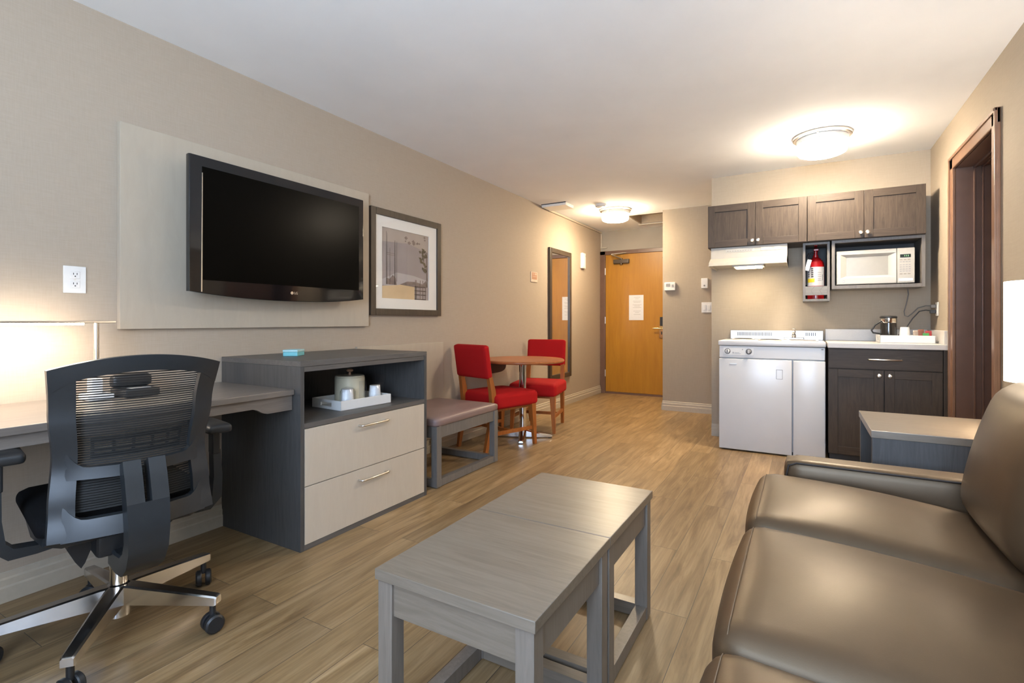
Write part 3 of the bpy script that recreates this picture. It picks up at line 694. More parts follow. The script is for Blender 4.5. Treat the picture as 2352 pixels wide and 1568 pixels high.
# ------------------------------------------------------------------ bench and bumper panel
tag(B().box(0.001, 0.018, 2.44, 3.385, 0.115, 0.892, .002).obj('bumper_panel', 'panel'), 'pale laminate bumper panel on the wall behind the luggage bench', 'wall panel')
bn = thing('luggage_bench', 'grey wood luggage bench with mauve vinyl cushion beside the dresser', 'bench', (0.33, 2.92, 0))
bx0, bx1, by0, by1 = 0.035, 0.615, 2.545, 3.285
B().cushion(bx0 - .005, bx1 + .005, by0 - .008, by1 + .008, 0.385, 0.445, .024, crown=0.010, n=12).obj('cushion', 'mauve', bn)
for (xa, ya) in ((bx0, by0), (bx0, by1 - .05), (bx1 - .045, by0), (bx1 - .045, by1 - .05)): B().box(xa, xa + .045, ya, ya + .05, 0.004, 0.392, .002).obj('leg', 'benchwood', bn)
B().box(bx1 - .030, bx1 - .008, by0 + .05, by1 - .05, 0.315, 0.390, .001).obj('apron', 'benchwood', bn)
B().box(bx0 + .008, bx0 + .030, by0 + .05, by1 - .05, 0.315, 0.390, .001).obj('apron', 'benchwood', bn)
for ya in (by0 + .01, by1 - .032): B().box(bx0 + .045, bx1 - .045, ya, ya + .022, 0.315, 0.390, .001).obj('apron', 'benchwood', bn)
B().box(bx1 - .045, bx1 - .005, by0 + .05, by1 - .05, 0.004, 0.050, .001).obj('floor_rail', 'benchwood', bn)
B().box(bx0 + .045, bx1 - .045, by1 - .046, by1 - .006, 0.004, 0.050, .001).obj('floor_rail', 'benchwood', bn)
B().box(bx0 + .045, bx1 - .045, by0 + .006, by0 + .046, 0.004, 0.050, .001).obj('floor_rail', 'benchwood', bn)
for (xa, ya) in ((bx0 + .022, by0 + .025), (bx0 + .022, by1 - .025), (bx1 - .022, by0 + .025), (bx1 - .022, by1 - .025)): B().cyl((xa, ya, 0.0), 0.012, 0.005, n=12).obj('glide_foot', 'white', bn)

# ------------------------------------------------------------------ red chairs and round table
def red_chair(label, loc, rz):
    t = thing('dining_chair', label, 'chair', loc, rz, 'red dining chairs at the round table')
    k = dict(local=True)
    B().cushion(-.235, .235, -.225, .275, 0.345, 0.468, .035, crown=0.018, n=12).obj('seat', 'red', t, **k)
    b = B()
    mt = Matrix.Translation((0, -.262, 0.60)) @ Matrix.Rotation(R(9), 4, 'X')
    b.cushion(-.205, .205, -.030, .030, 0.0, 0.275, .022, n=10, mtx=mt)
    b.obj('backrest', 'red', t, **k)
    for s in (-1, 1):
        B().bar((s * .195, .225, 0.36), (s * .212, .243, 0.0), .050, .050, .026, .026, up=(0, 1, 0)).obj('leg', 'cherry', t, **k)
        g = B()
        sec = lambda x, y, z, w, d: [(x - w, y - d, z), (x + w, y - d, z), (x + w, y + d, z), (x - w, y + d, z)]
        g.loft([sec(s * .172, -.292, 0.0, .014, .014), sec(s * .182, -.245, 0.22, .017, .020), sec(s * .186, -.222, 0.40, .019, .024), sec(s * .186, -.232, 0.50, .019, .024), sec(s * .182, -.268, 0.66, .017, .016)])
        g.obj('leg', 'cherry', t, **k)
        B().bar((s * .198, .222, 0.145), (s * .181, -.262, 0.145), .018, .030).obj('stretcher', 'cherry', t, **k)
    B().bar((-.192, -.02, 0.145), (.192, -.02, 0.145), .018, .028).obj('stretcher', 'cherry', t, **k)
    B().box(-.19, .19, -.21, .22, 0.325, 0.346).obj('seat_frame', 'cherry', t, **k)
    return t
red_chair('red upholstered dining chair with wooden legs beside the luggage bench', (0.330, 3.745, 0), R(-16))
red_chair('red upholstered dining chair at far side of round table by mirror', (0.325, 4.55, 0), R(191.5))
rt = thing('round_table', 'small round cherry wood pedestal table between the red chairs', 'table', (0.392, 4.085, 0))
tc_ = (0.392, 4.085, 0)
B().lathe([(0.001, 0.694), (0.370, 0.694), (0.380, 0.702), (0.380, 0.712), (0.374, 0.720), (0.001, 0.720)], tc_, 72).obj('tabletop', 'cherryx', rt)
B().lathe([(0.034, 0.03), (0.034, 0.69)], tc_, 32).obj('column', 'chrome', rt)
b = B().lathe([(0.05, 0.672), (0.05, 0.694)], tc_, 24)
for a in (25, 115, 205, 295): b.bar((tc_[0], tc_[1], .682), (tc_[0] + .26 * math.cos(R(a)), tc_[1] + .26 * math.sin(R(a)), .690), .05, .024, .03, .008)
b.obj('support_bracket', 'nickel', rt)
for a in (25, 115, 205, 295):
    ca, sa = math.cos(R(a)), math.sin(R(a))
    g = B(); g.loft([[(tc_[0] + ca * d - sa * s * w, tc_[1] + sa * d + ca * s * w, z) for s, z in ((-1, zb), (1, zb), (1, zt - .008), (.5, zt), (-.5, zt), (-1, zt - .008))] for d, w, zb, zt in ((0.02, .035, .012, .075), (0.12, .030, .010, .050), (0.25, .022, .008, .032), (0.27, .018, .008, .026))])
    f = g.obj('foot', 'chrome', rt)
    B().cyl((tc_[0] + .25 * ca, tc_[1] + .25 * sa, 0.0), 0.018, 0.010, n=14).obj('glide', 'black', f)
pts = [(y, 0.695) for y in (3.91, 4.33)] + [(4.12 + .21 * math.copysign(abs(math.cos(R(a))) ** .6, math.cos(R(a))), 0.66 - .090 * math.sin(R(a)) ** .6) for a in range(0, 181, 10)]
lab(B().prism(pts, 0.050, 0.070, 'x').obj('drop_leaf', 'darkleaf', rt), 'dark folded leaf hanging by the wall')

# ------------------------------------------------------------------ coffee tables (two matching cubes pushed together)
def cube_table(label, y0, y1):
    x0, x1, top = 1.708, 2.158, 0.450
    t = thing('coffee_table', label, 'coffee table', ((x0 + x1) / 2, (y0 + y1) / 2, 0), 0, 'grey wood cube tables in front of the sofa')
    B().box(x0, x1, y0, y1, top - 0.027, top, .002).obj('tabletop', 'grey', t)
    i = 0.006; lw = 0.045
    xs = (x0 + i, x1 - i - lw); ys = (y0 + i, y1 - i - lw)
    for xa in xs:
        for ya in ys: B().box(xa, xa + lw, ya, ya + lw, 0.003, top - 0.027, .002).obj('leg', 'greyz', t)
    zl, zh = top - 0.112, top - 0.027
    for ya in (ys[0] + .008, ys[1] + lw - .030): B().box(xs[0] + lw, xs[1], ya, ya + .022, zl, zh, .001).obj('apron', 'grey', t)
    for xa in (xs[0] + .008, xs[1] + lw - .030): B().box(xa, xa + .022, ys[0] + lw, ys[1], zl, zh, .001).obj('apron', 'greyz', t)
    for ya in (ys[0] + .003, ys[1] + .003): B().box(xs[0] + lw, xs[1], ya, ya + .039, 0.003, 0.048, .001).obj('floor_rail', 'grey', t)
    for xa in (xs[0] + .003, xs[1] + .003): B().box(xa, xa + .039, ys[0] + lw, ys[1], 0.003, 0.048, .001).obj('floor_rail', 'greyz', t)
    b = B()
    for xa in xs:
        for ya in ys: B().cyl((xa + lw / 2, ya + lw / 2, 0), .012, .004, n=12).obj('glide_foot', 'white', t)
    return t
cube_table('grey wood cube table of the pair, on the side away from the kitchenette', 0.921, 1.3835)
cube_table('grey wood cube table of the pair, on the side nearer the kitchenette', 1.3865, 1.849)

# ------------------------------------------------------------------ sofa
sf = thing('sofa', 'espresso brown leather three seat sofa along the right wall', 'sofa', (3.0, 1.27, 0))
B().box(2.53, 3.44, 0.33, 2.15, 0.06, 0.34, .02, 3).obj('base', 'leather', sf)
for (xa, ya) in ((2.58, .36), (2.58, 2.08), (3.36, .36), (3.36, 2.08)): B().box(xa, xa + .06, ya, ya + .06, 0.0, 0.065, .004).obj('foot', 'black', sf)
B().cushion(3.24, 3.455, 0.30, 2.20, 0.10, 0.80, .05, n=10).obj('back_frame', 'leather', sf)
for y0, y1 in ((2.118, 2.245), (0.205, 0.332)):
    a = B().cushion(2.570, 3.40, y0, y1, 0.065, 0.556, .028, n=10).obj('arm', 'leather', sf)
    b = B()
    for yy in (y0 + .004, y1 - .004): b.tube([(2.580, yy, 0.10), (2.578, yy, 0.50), (2.585, yy, 0.535), (2.61, yy, 0.547), (3.30, yy, 0.547)], 0.0035, 6)
    lab(b.obj('piping', 'seam', a), 'dark piping along the edges')
ys = (0.335, 0.955, 1.565, 2.114)
for y0, y1 in zip(ys, ys[1:]):
    c = B().cushion(2.490, 3.13, y0 + .002, y1 - .002, 0.335, 0.486, .050, crown=0.046, n=18, tilt=-0.026, crownx=0.014).obj('seat_cushion', 'leather', sf)
    for off in (0.030,):
        b = B()
        pts = []
        x0 = 2.490; zt = 0.462 + 0.022
        for i in range(25):
            u = i / 24; y = y0 + .030 + (y1 - y0 - .060) * u; s = 2 * (y - (y0 + y1) / 2) / (y1 - y0)
            xx = x0 + .034; uu = -1 + 2 * .034 / .648
            z = 0.486 - .050 + math.sqrt(max(0, .050 ** 2 - (.050 - .034) ** 2)) + .024 + .046 * (1 - uu * uu) * (1 - s * s) * .95 + .0012
            z -= 0.020 * max(0, abs(s) - .86) / .14
            pts.append((xx - .009, y, z - .004))
        b.tube(pts, 0.0009, 5)
        lab(b.obj('stitching', 'thread', c), 'tan stitched seam along the front edge')
    # back cushion, leaning
    mt = Matrix.Translation((3.225, (y0 + y1) / 2, 0.66)) @ Matrix.Rotation(R(14), 4, 'Y')
    B().cushion(-.13, .13, -(y1 - y0) / 2 + .003, (y1 - y0) / 2 - .003, -.235, .225, .085, n=16, crownx=0.045, mtx=mt).obj('back_cushion', 'leather', sf)

# ------------------------------------------------------------------ end table and lamp
et = thing('end_table', 'grey wood end table between the sofa arm and the kitchenette', 'end table', (3.157, 2.60, 0))
ex0, ex1, ey0, ey1, ez = 2.855, 3.460, 2.352, 2.848, 0.65
B().box(ex0, ex1, ey0, ey1, ez - 0.028, ez, .002).obj('tabletop', 'grey', et)
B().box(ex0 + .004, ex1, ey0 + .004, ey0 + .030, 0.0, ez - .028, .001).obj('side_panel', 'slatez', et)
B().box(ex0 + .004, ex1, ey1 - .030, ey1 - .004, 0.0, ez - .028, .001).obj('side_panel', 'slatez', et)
B().box(ex1 - .03, ex1 - .005, ey0 + .03, ey1 - .03, 0.05, ez - .028).obj('back_panel', 'greyz', et)
B().box(ex0 + .01, ex1 - .03, ey0 + .03, ey1 - .03, 0.10, 0.125).obj('shelf', 'grey', et)
tl = thing('table_lamp', 'lit table lamp with white drum shade on the end table beside the sofa', 'lamp', (3.372, 2.465, ez))
lc = (3.372, 2.465, ez)
B().lathe([(0.001, 0.0005), (0.075, 0.0005), (0.075, 0.012), (0.03, 0.022), (0.02, 0.05), (0.035, 0.10), (0.03, 0.16), (0.010, 0.19), (0.001, 0.19)], lc, 32).obj('lamp_base', 'nickel', tl)
B().cyl((lc[0], lc[1], ez + .19), .006, .30, n=12).obj('stem', 'nickel', tl)
z0, z1 = 0.850 - ez, 1.207 - ez
B().lathe([(0.112, z0), (0.112, z1), (0.109, z1), (0.109, z0)], lc, 64, cap=False).loft([[(lc[0] + r_ * math.cos(2 * PI * i / 64), lc[1] + r_ * math.sin(2 * PI * i / 64), ez + z0) for i in range(64)] for r_ in (.112, .109)], cap=False).obj('lamp_shade', 'lampshade', tl)

# ------------------------------------------------------------------ kitchenette appliance unit
fx0, fx1, fy, fz = 2.018, 2.775, 4.53, 0.905
ku = thing('kitchenette_unit', 'white compact kitchenette with fridge, two burners and sink', 'kitchenette', (2.4, 4.77, 0))
B().box(fx0 + .004, fx1 - .004, fy + .04, KY - .012, 0.03, 0.865, .004).obj('cabinet_body', 'enamel', ku)
B().box(fx0 + .02, fx1 - .02, fy + .06, KY - .03, 0.0, 0.032).obj('plinth', 'black', ku)
B().box(fx0 - .006, fx1 + .003, fy - .006, KY - .010, 0.866, fz, .006, 3).obj('worktop', 'enamel', ku)
B().box(fx0 + .035, fx1 - .002, KY - .045, KY - .010, fz, 0.985, .003).obj('backsplash', 'steelwhite', ku)
b = B()
vs_ = B()
for i in range(24): b.box(fx0 + .095 + i * .0118, fx0 + .0995 + i * .0118, KY - .0462, KY - .0448, 0.937, 0.968)
for i in range(6): vs_.box(fx1 - .130 + i * .0135, fx1 - .125 + i * .0135, KY - .0462, KY - .0448, 0.94, 0.968)
b.obj('vent_slots', 'darkslot', ku); vs_.obj('vent_slots', 'darkslot', ku)
cp = B().box(fx0 + .002, fx1 - .002, fy + .002, fy + .04, 0.765, 0.862, .004).obj('control_panel', 'enamel', ku)
pl = B().box(fx0 + .035, fx0 + .262, fy - .0005, fy + .002, 0.786, 0.848, .0012).obj('control_plate', 'white', cp)
for x in (fx0 + .066, fx0 + .226):
    B().lathe([(0.0235, -.0015), (0.0235, -.0005), (0.0205, -.0005), (0.0205, -.0015)], (x, fy, 0.818), 28, 'y').obj('dial_ring', 'greyprint', cp)
    kn = B().lathe([(0.0175, 0), (0.0165, -.014), (0.012, -.017), (0.001, -.017)], (x, fy - .0005, 0.818), 28, 'y').obj('knob', 'white' if x < fx0 + .1 else 'greyprint', cp)
    B().box(x - .0025, x + .0025, fy - .021, fy - .017, 0.806, 0.832).obj('pointer', 'darkslot' if x < fx0 + .1 else 'white', kn)
b = B(); b.box(fx0 + .105, fx0 + .112, fy - .0012, fy - .0004, .800, .812).box(fx0 + .118, fx0 + .168, fy - .0012, fy - .0004, .798, .800).box(fx0 + .118, fx0 + .155, fy - .0012, fy - .0004, .806, .808).cyl((fx0 + .18, fy - .0014, .833), .004, .001, 'y', 10)
b.obj('panel_marks', 'greyprint', cp)
fd = B().box(fx0, fx0 + .533, fy - .004, fy + .038, 0.012, 0.757, .006, 3).obj('fridge_door', 'enamel', ku)
b = B()
for (xa, xb, za, zb) in ((fx0 + .424, fx0 + .427, .606, .682), (fx0 + .466, fx0 + .469, .606, .682), (fx0 + .424, fx0 + .469, .679, .682), (fx0 + .424, fx0 + .469, .606, .609)): b.box(xa, xb, fy - .0046, fy - .003, za, zb)
b.obj('lock_outline', 'greyprint', fd)
B().box(fx0 + .080, fx0 + .137, fy - .007, fy - .003, .712, .719, .001).obj('badge', 'nickel', fd)
sd = B().box(fx0 + .541, fx1, fy - .004, fy + .038, 0.006, 0.757, .006, 3).obj('side_door', 'enamel', ku)
B().box(fx1 - .028, fx1 - .012, fy - .006, fy + .002, .846, .852, .001).obj('hinge', 'bronze', cp)
for (x, y) in ((fx0 + .155, 4.83), (fx0 + .37, 4.70)):
    bn_ = B().lathe([(0.088, .0005), (0.088, .006), (0.078, .008), (0.078, .0005)], (x, y, fz), 36).obj('burner', 'steelwhite', ku)
    b = B()
    for r_ in (.020, .036, .052, .068): b.lathe([(r_ - .005, .006), (r_, .012), (r_ + .005, .006)], (x, y, fz), 32, cap=False)
    b.obj('coil', 'darkslot', bn_)
sk = B().box(fx0 + .49, fx1 - .04, 4.62, 4.94, fz + .0002, fz + .004, .0015).obj('sink_rim', 'steelwhite', ku)
B().box(fx0 + .51, fx1 - .06, 4.64, 4.88, fz + .004, fz + .0048).obj('sink_bowl', 'greyprint', sk)
fc = B().box(2.484, 2.634, 4.895, 4.945, fz + .004, fz + .024, .006).obj('faucet', 'chrome', ku)
B().tube([(2.558, 4.92, fz + .02), (2.558, 4.92, fz + .05), (2.558, 4.90, fz + .075), (2.558, 4.80, fz + .085), (2.558, 4.76, fz + .075)], .009, 10).obj('spout', 'chrome', fc)
B().lathe([(0.014, .02), (0.018, .04), (0.012, .055), (0.016, .07), (0.009, .085), (0.012, .10), (0.001, .108)], (2.558, 4.925, fz), 16).obj('handle', 'chrome', fc)

# ------------------------------------------------------------------ base cabinet and counter
cx0, cx1, cy = 2.790, 3.482, 4.45
bc_ = thing('base_cabinet', 'dark stained oak base cabinet under the white counter', 'cabinet', (3.13, 4.74, 0))
B().box(cx0 + .002, cx1, cy + .022, KY - .002, 0.08, 0.866).obj('carcass', 'cab', bc_)
B().box(cx0 + .01, cx1 - .01, cy + .07, KY - .01, 0.0, 0.08).obj('toe_kick', 'black', bc_)
B().box(cx1 - .026, cx1, cy + .001, cy + .022, 0.08, 0.866, .001).obj('filler_strip', 'cab', bc_)
d = B().box(cx0 + .003, cx1 - .030, cy, cy + .021, 0.718, 0.860, .002).obj('drawer', 'cabx', bc_)
B().tube([(3.035, cy, .790), (3.035, cy - .025, .790), (3.039, cy - .029, .790), (3.222, cy - .029, .790), (3.226, cy - .025, .790), (3.226, cy, .790)], .005, 10).obj('handle', 'nickel', d)
def shaker(x0, x1, z0, z1, y, parent, kx, kz, fr=.057, th=.021):
    d = B().box(x0 + fr - .004, x1 - fr + .004, y + .009, y + th - .002, z0 + fr - .004, z1 - fr + .004).obj('door', 'cab', parent)
    for xa, xb in ((x0, x0 + fr), (x1 - fr, x1)): B().box(xa, xb, y, y + th, z0, z1, .0015).obj('stile', 'cab', d)
    for za, zb in ((z0, z0 + fr), (z1 - fr, z1)): B().box(x0 + fr, x1 - fr, y, y + th, za, zb, .0015).obj('rail', 'cabx', d)
    B().lathe([(0.005, 0), (0.005, -.012), (0.0135, -.018), (0.0145, -.024), (0.010, -.029), (0.001, -.030)], (kx, y, kz), 20, 'y').obj('knob', 'nickel', d)
    return d
shaker(cx0 + .003, 3.126, 0.085, 0.712, cy, bc_, 3.098, 0.676)
shaker(3.131, cx1 - .030, 0.085, 0.712, cy, bc_, 3.160, 0.676)
ct = thing('countertop', 'white laminate countertop with low splash beside the kitchenette unit', 'countertop', (3.13, 4.74, .868))
B().box(2.786, W - .001, 4.432, KY - .001, 0.8675, 0.905, .004).obj('slab', 'counter', ct)
B().box(2.788, W - .024, KY - .022, KY - .001, 0.905, 1.000, .003).obj('back_splash', 'counter', ct)
B().box(W - .022, W - .001, 4.47, KY - .001, 0.905, 1.000, .003).obj('side_splash', 'counter', ct)

CT = 0.905
tray('coffee_tray', 'white tray on the kitchen counter holding coffee things', (3.282, 4.735, CT), 0, 0.325, 0.235, 0.056)
CT2 = CT + .0062
kt = thing('coffee_pot', 'black and chrome coffee pot on the white counter tray', 'coffee pot', (3.186, 4.735, CT2))
kc = (3.186, 4.735, CT2)
B().lathe([(0.001, 0.001), (0.052, 0.001), (0.053, 0.01), (0.049, 0.145), (0.001, 0.145)], kc, 36).obj('body', 'carafe', kt)
B().lathe([(0.050, 0.142), (0.052, 0.150), (0.052, 0.175), (0.045, 0.178), (0.001, 0.178)], kc, 36).obj('chrome_collar', 'chrome', kt)
B().lathe([(0.054, 0.178), (0.054, 0.188), (0.048, 0.194), (0.001, 0.196)], kc, 36).obj('lid', 'black', kt)
B().tube([(kc[0] - .045, kc[1] - .02, kc[2] + .155), (kc[0] - .085, kc[1] - .03, kc[2] + .125), (kc[0] - .108, kc[1] - .035, kc[2] + .085), (kc[0] - .098, kc[1] - .03, kc[2] + .066), (kc[0] - .048, kc[1] - .02, kc[2] + .058)], .006, 10).obj('handle', 'black', kt)
lab(B().tube([(3.235, 4.80, CT2 + .03), (3.29, 4.83, CT2 + .075), (3.345, 4.84, 1.085), (3.385, 4.83, 1.14), (3.42, 4.815, 1.148), (3.45, 4.80, 1.142), (3.463, 4.795, 1.138)], .004, 8).obj('power_cord', 'black', kt), 'black cord with plug')
B().box(3.440, W - .0095, 4.782, 4.808, 1.122, 1.150, .004).obj('plug', 'black', kt)
cu = thing('coffee_cup', 'white foam cups stacked upside down beside the coffee pot', 'cup', (3.282, 4.72, CT2))
B().lathe([(0.001, 0.001), (0.037, 0.001), (0.037, 0.005), (0.028, 0.105), (0.026, 0.110), (0.001, 0.110)], (3.282, 4.72, CT2), 28).obj('outer_cup', 'cupfoam', cu)
B().lathe([(0.0385, 0.016), (0.0385, 0.022), (0.035, 0.022), (0.035, 0.016)], (3.282, 4.72, CT2), 28).obj('inner_cup_rim', 'cupfoam', cu)
def sachet(label, m_, x, y, rz, tilt, h):
    o = B()
    mt = Matrix.Translation((x, y, CT2)) @ Matrix.Rotation(rz, 4, 'Z') @ Matrix.Rotation(tilt, 4, 'X')
    o.cushion(-.019, .019, -.0035, .0035, 0.006, h, .0032, n=6, mtx=mt)
    return tag(o.obj('sachet', m_), label, 'sachet', 'coffee and sugar sachets')
sachet('brown sachet standing in the counter tray, left of the red one', 'rust', 3.386, 4.74, .2, -.2, .095)
sachet('red sachet leaning in the right end of the counter tray', 'redsachet', 3.424, 4.735, -.3, .15, .085)
sachet('green sachet low at the front of the counter tray', 'greensachet', 3.405, 4.690, .1, -.3, .070)
sachet('pinkish cream sachet at the back behind the brown sachet', 'plaqueedge', 3.358, 4.775, .5, -.1, .085)

# ------------------------------------------------------------------ wall cabinets
def wall_cabinet(label, x0, x1):
    t = thing('wall_cabinet', label, 'cabinet', ((x0 + x1) / 2, 4.85, 1.70), 0, 'dark oak wall cabinets')
    yf = 4.68
    B().box(x0, x1, yf + .022, KY - .001, 1.700, 2.066, .001).obj('carcass', 'cab', t)
    xm = (x0 + x1) / 2
    shaker(x0 + .002, xm - .0015, 1.703, 2.064, yf, t, xm - .022, 1.742)
    shaker(xm + .0015, x1 - .002, 1.703, 2.064, yf, t, xm + .022, 1.742)
    return t
wall_cabinet('dark oak wall cabinet above the range hood', 1.905, 2.654)
wall_cabinet('dark oak wall cabinet above the microwave shelf', 2.656, 3.402)
hd = thing('range_hood', 'almond range hood with lit lamp over the kitchenette unit', 'range hood', (2.22, 4.8, 1.53))
prof = [(KY - .001, 1.699), (4.70, 1.699), (4.695, 1.605), (4.58, 1.560), (4.565, 1.532), (4.572, 1.532), (4.60, 1.545), (KY - .001, 1.545)]
B().prism(prof, 1.93, 2.515, 'x').obj('hood_body', 'hood', hd)
for x in (1.93, 2.509): B().prism([(KY - .001, 1.60), (4.66, 1.60), (4.575, 1.556), (4.565, 1.530), (KY - .001, 1.530)], x, x + .006, 'x').obj('side_lip', 'hood', hd)
gr = B()
for (xa, xb) in ((2.05, 2.27), (2.32, 2.40), (2.42, 2.47)): gr.box(xa, xb, 4.6955, 4.699, 1.655, 1.684)
gr.obj('badge_strip', 'ivory', hd)
gr = B()
for i in range(10): gr.box(2.06 + i * .02, 2.072 + i * .02, 4.694, 4.696, 1.662, 1.667)
gr.obj('marks', 'ivory2', hd)
B().box(2.11, 2.35, 4.60, 4.78, 1.520, 1.546, .004).obj('lamp_tray', 'hood', hd)
B().box(2.13, 2.33, 4.62, 4.76, 1.512, 1.521, .003).obj('lamp_lens', 'hoodlamp', hd)

# fire extinguisher box, extinguisher
eb = thing('extinguisher_box', 'grey open wall box holding the fire extinguisher', 'wall box', (2.718, 4.88, 1.226))
ex0, ex1, ey, ez0, ez1 = 2.625, 2.811, 4.742, 1.226, 1.698
B().box(ex0, ex0 + .018, ey, KY - .001, ez0, ez1, .001).obj('side_panel', 'extcab', eb)
B().box(ex1 - .018, ex1, ey, KY - .001, ez0, ez1, .001).obj('side_panel', 'extcab', eb)
B().box(ex0 + .018, ex1 - .018, ey, KY - .001, ez1 - .018, ez1, .001).obj('top_panel', 'extcab', eb)
B().box(ex0 + .018, ex1 - .018, ey, KY - .001, ez0, ez0 + .018, .001).obj('bottom_panel', 'extcab', eb)
B().box(ex0 + .018, ex1 - .018, KY - .015, KY - .001, ez0 + .018, ez1 - .018).obj('back_panel', 'cabin', eb)
g = B()
zc = ez0 + .075
g.prism([(ex0 + .018, 1.275), (ex1 - .018, 1.275), (ex1 - .018, 1.346), (ex0 + .018, 1.346)], ey + .004, ey + .016, 'y')
cr = g.obj('front_board', 'wedge', eb)
g = B()
for dx in (.058, .118):
    xa = ex0 + dx
    g.prism([(xa + .016, 1.276), (xa + .019, 1.276), (xa + .001, 1.312), (xa + .026, 1.345), (xa + .022, 1.345), (xa - .003, 1.312)], ey + .003, ey + .0045, 'y')
g.obj('chevron_grain', 'extcab', cr)
fe = thing('fire_extinguisher', 'red fire extinguisher with white label in the grey wall box', 'fire extinguisher', (2.716, 4.85, 1.244))
ec = (2.716, 4.85, 1.2445)
B().lathe([(0.001, 0.001), (0.060, 0.001), (0.061, 0.01), (0.061, 0.27), (0.055, 0.305), (0.035, 0.332), (0.020, 0.345), (0.020, 0.36), (0.001, 0.36)], ec, 36).obj('cylinder', 'extred', fe)
def arc(bb, r0, a0, a1, z0, z1, n=18, t=.0006):
    rows = [[(ec[0] + rr * math.cos(R(a0 + (a1 - a0) * i / n)), ec[1] + rr * math.sin(R(a0 + (a1 - a0) * i / n)), z) for rr, z in ((r0, z0), (r0 + t, z0), (r0 + t, z1), (r0, z1))] for i in range(n + 1)]
    return bb.loft(rows)
lb = arc(B(), .0611, 190, 340, ec[2] + .108, ec[2] + .262).obj('label', 'extlabel', fe)
arc(B(), .0618, 205, 262, ec[2] + .138, ec[2] + .168).obj('yellow_patch', 'yellow', lb)
g = B()
rr_ = random.Random(3)
for i in range(5): arc(g, .0618, 238, 256 - rr_.uniform(0, 5), ec[2] + .178 + i * .016, ec[2] + .188 + i * .016, 4)
for i in range(4): arc(g, .0618, 212, 226 - rr_.uniform(0, 4), ec[2] + .182 + i * .018, ec[2] + .187 + i * .018, 4)
for i in range(5): arc(g, .0618, 282, 312 - rr_.uniform(0, 6), ec[2] + .150 + i * .016, ec[2] + .152 + i * .016, 5)
arc(g, .0618, 318, 321, ec[2] + .15, ec[2] + .20, 3)
g.obj('label_marks', 'darkslot', lb)
vh = B().lathe([(0.014, 0.36), (0.014, 0.40), (0.001, 0.40)], ec, 20).box(ec[0] - .015, ec[0] + .02, ec[1] - .055, ec[1] + .03, ec[2] + .392, ec[2] + .408, .003).bar((ec[0], ec[1] + .01, ec[2] + .425), (ec[0], ec[1] - .075, ec[2] + .435), .022, .008).obj('valve_head', 'extred', fe)
B().tube([(ec[0] - .01, ec[1] - .02, ec[2] + .385), (ec[0] - .045, ec[1] - .03, ec[2] + .375), (ec[0] - .066, ec[1] - .03, ec[2] + .32), (ec[0] - .070, ec[1] - .03, ec[2] + .22), (ec[0] - .069, ec[1] - .03, ec[2] + .12)], .007, 10).obj('hose', 'black', fe)
lab(B().box(ec[0] - .062, ec[0] - .032, ec[1] - .080, ec[1] - .078, ec[2] + .23, ec[2] + .32, mtx=Matrix.Translation((ec[0] - .045, ec[1] - .079, ec[2] + .3)) @ Matrix.Rotation(R(14), 4, 'Y') @ Matrix.Translation((-ec[0] + .045, -ec[1] + .079, -ec[2] - .3))).obj('inspection_tag', 'paper', fe), 'white inspection tag')

# microwave shelf and microwave
ms = thing('microwave_shelf', 'dark open shelf box around the white microwave', 'shelf', (3.11, 4.87, 1.32))
sx0, sx1, sy, sz0, sz1 = 2.822, 3.402, 4.715, 1.318, 1.699
B().box(sx0, sx0 + .022, sy, KY - .001, sz0, sz1, .001).obj('side_panel', 'extcab', ms)
B().box(sx1 - .022, sx1, sy, KY - .001, sz0, sz1, .001).obj('side_panel', 'extcab', ms)
B().box(sx0 + .022, sx1 - .022, sy, KY - .001, sz1 - .022, sz1, .001).obj('top_panel', 'extcab', ms)
B().box(sx0 + .022, sx1 - .022, sy, KY - .001, sz0, sz0 + .026, .001).obj('bottom_panel', 'extcab', ms)
B().box(sx0 + .022, sx1 - .022, KY - .012, KY - .001, sz0 + .026, sz1 - .022).obj('back_panel', 'cabin', ms)
mw = thing('microwave', 'white microwave oven in the dark shelf under wall cabinets', 'microwave', (3.10, 4.87, 1.345))
mx0, mx1, my, mz0, mz1 = 2.856, 3.345, 4.742, 1.352, 1.614
B().box(mx0 + .004, mx1 - .004, my + .03, KY - .02, mz0, mz1 - .002, .004).obj('body', 'ivory', mw)
for xa in (mx0 + .03, mx1 - .05):
    B().cyl((xa, my + .06, mz0 - .0075), .012, .008, n=12).obj('foot', 'black', mw)
# door with a deep funnel-shaped recess round the window
dxa, dxb = mx0, mx1 - .108
ox0, ox1, oz0, oz1 = mx0 + .026, dxb - .004, mz0 + .048, mz1 - .030
ix0, ix1, iz0, iz1 = mx0 + .066, dxb - .052, mz0 + .066, mz1 - .052
g = B()
def ringq(x0, x1, z0, z1, y): return [(x0, y, z0), (x1, y, z0), (x1, y, z1), (x0, y, z1)]
g.loft([ringq(dxa, dxb, mz0, mz1, my + .03), ringq(dxa, dxb, mz0, mz1, my + .004), ringq(dxa + .004, dxb - .002, mz0 + .004, mz1 - .004, my), ringq(ox0, ox1, oz0, oz1, my), ringq(ix0, ix1, iz0, iz1, my + .016)], cap=False)
dm = g.obj('door', 'ivory', mw, smooth=20)
B().box(ix0 - .002, ix1 + .002, my + .0155, my + .02, iz0 - .002, iz1 + .002).obj('window', 'ivory2', dm)
B().cyl((mx0 + .047, my - .0008, mz0 + .024), .009, .001, 'y', 20).obj('emblem', 'greyprint', dm)
text_mesh('emblem_letters', 'GE', 0.010, Matrix.Translation((mx0 + .047, my - .0012, mz0 + .024)) @ Matrix.Rotation(R(90), 4, 'X'), 'white', dm, 0.0002)
pn = B().box(dxb + .002, mx1, my, my + .03, mz0, mz1, .004).obj('control_panel', 'ivory', mw)
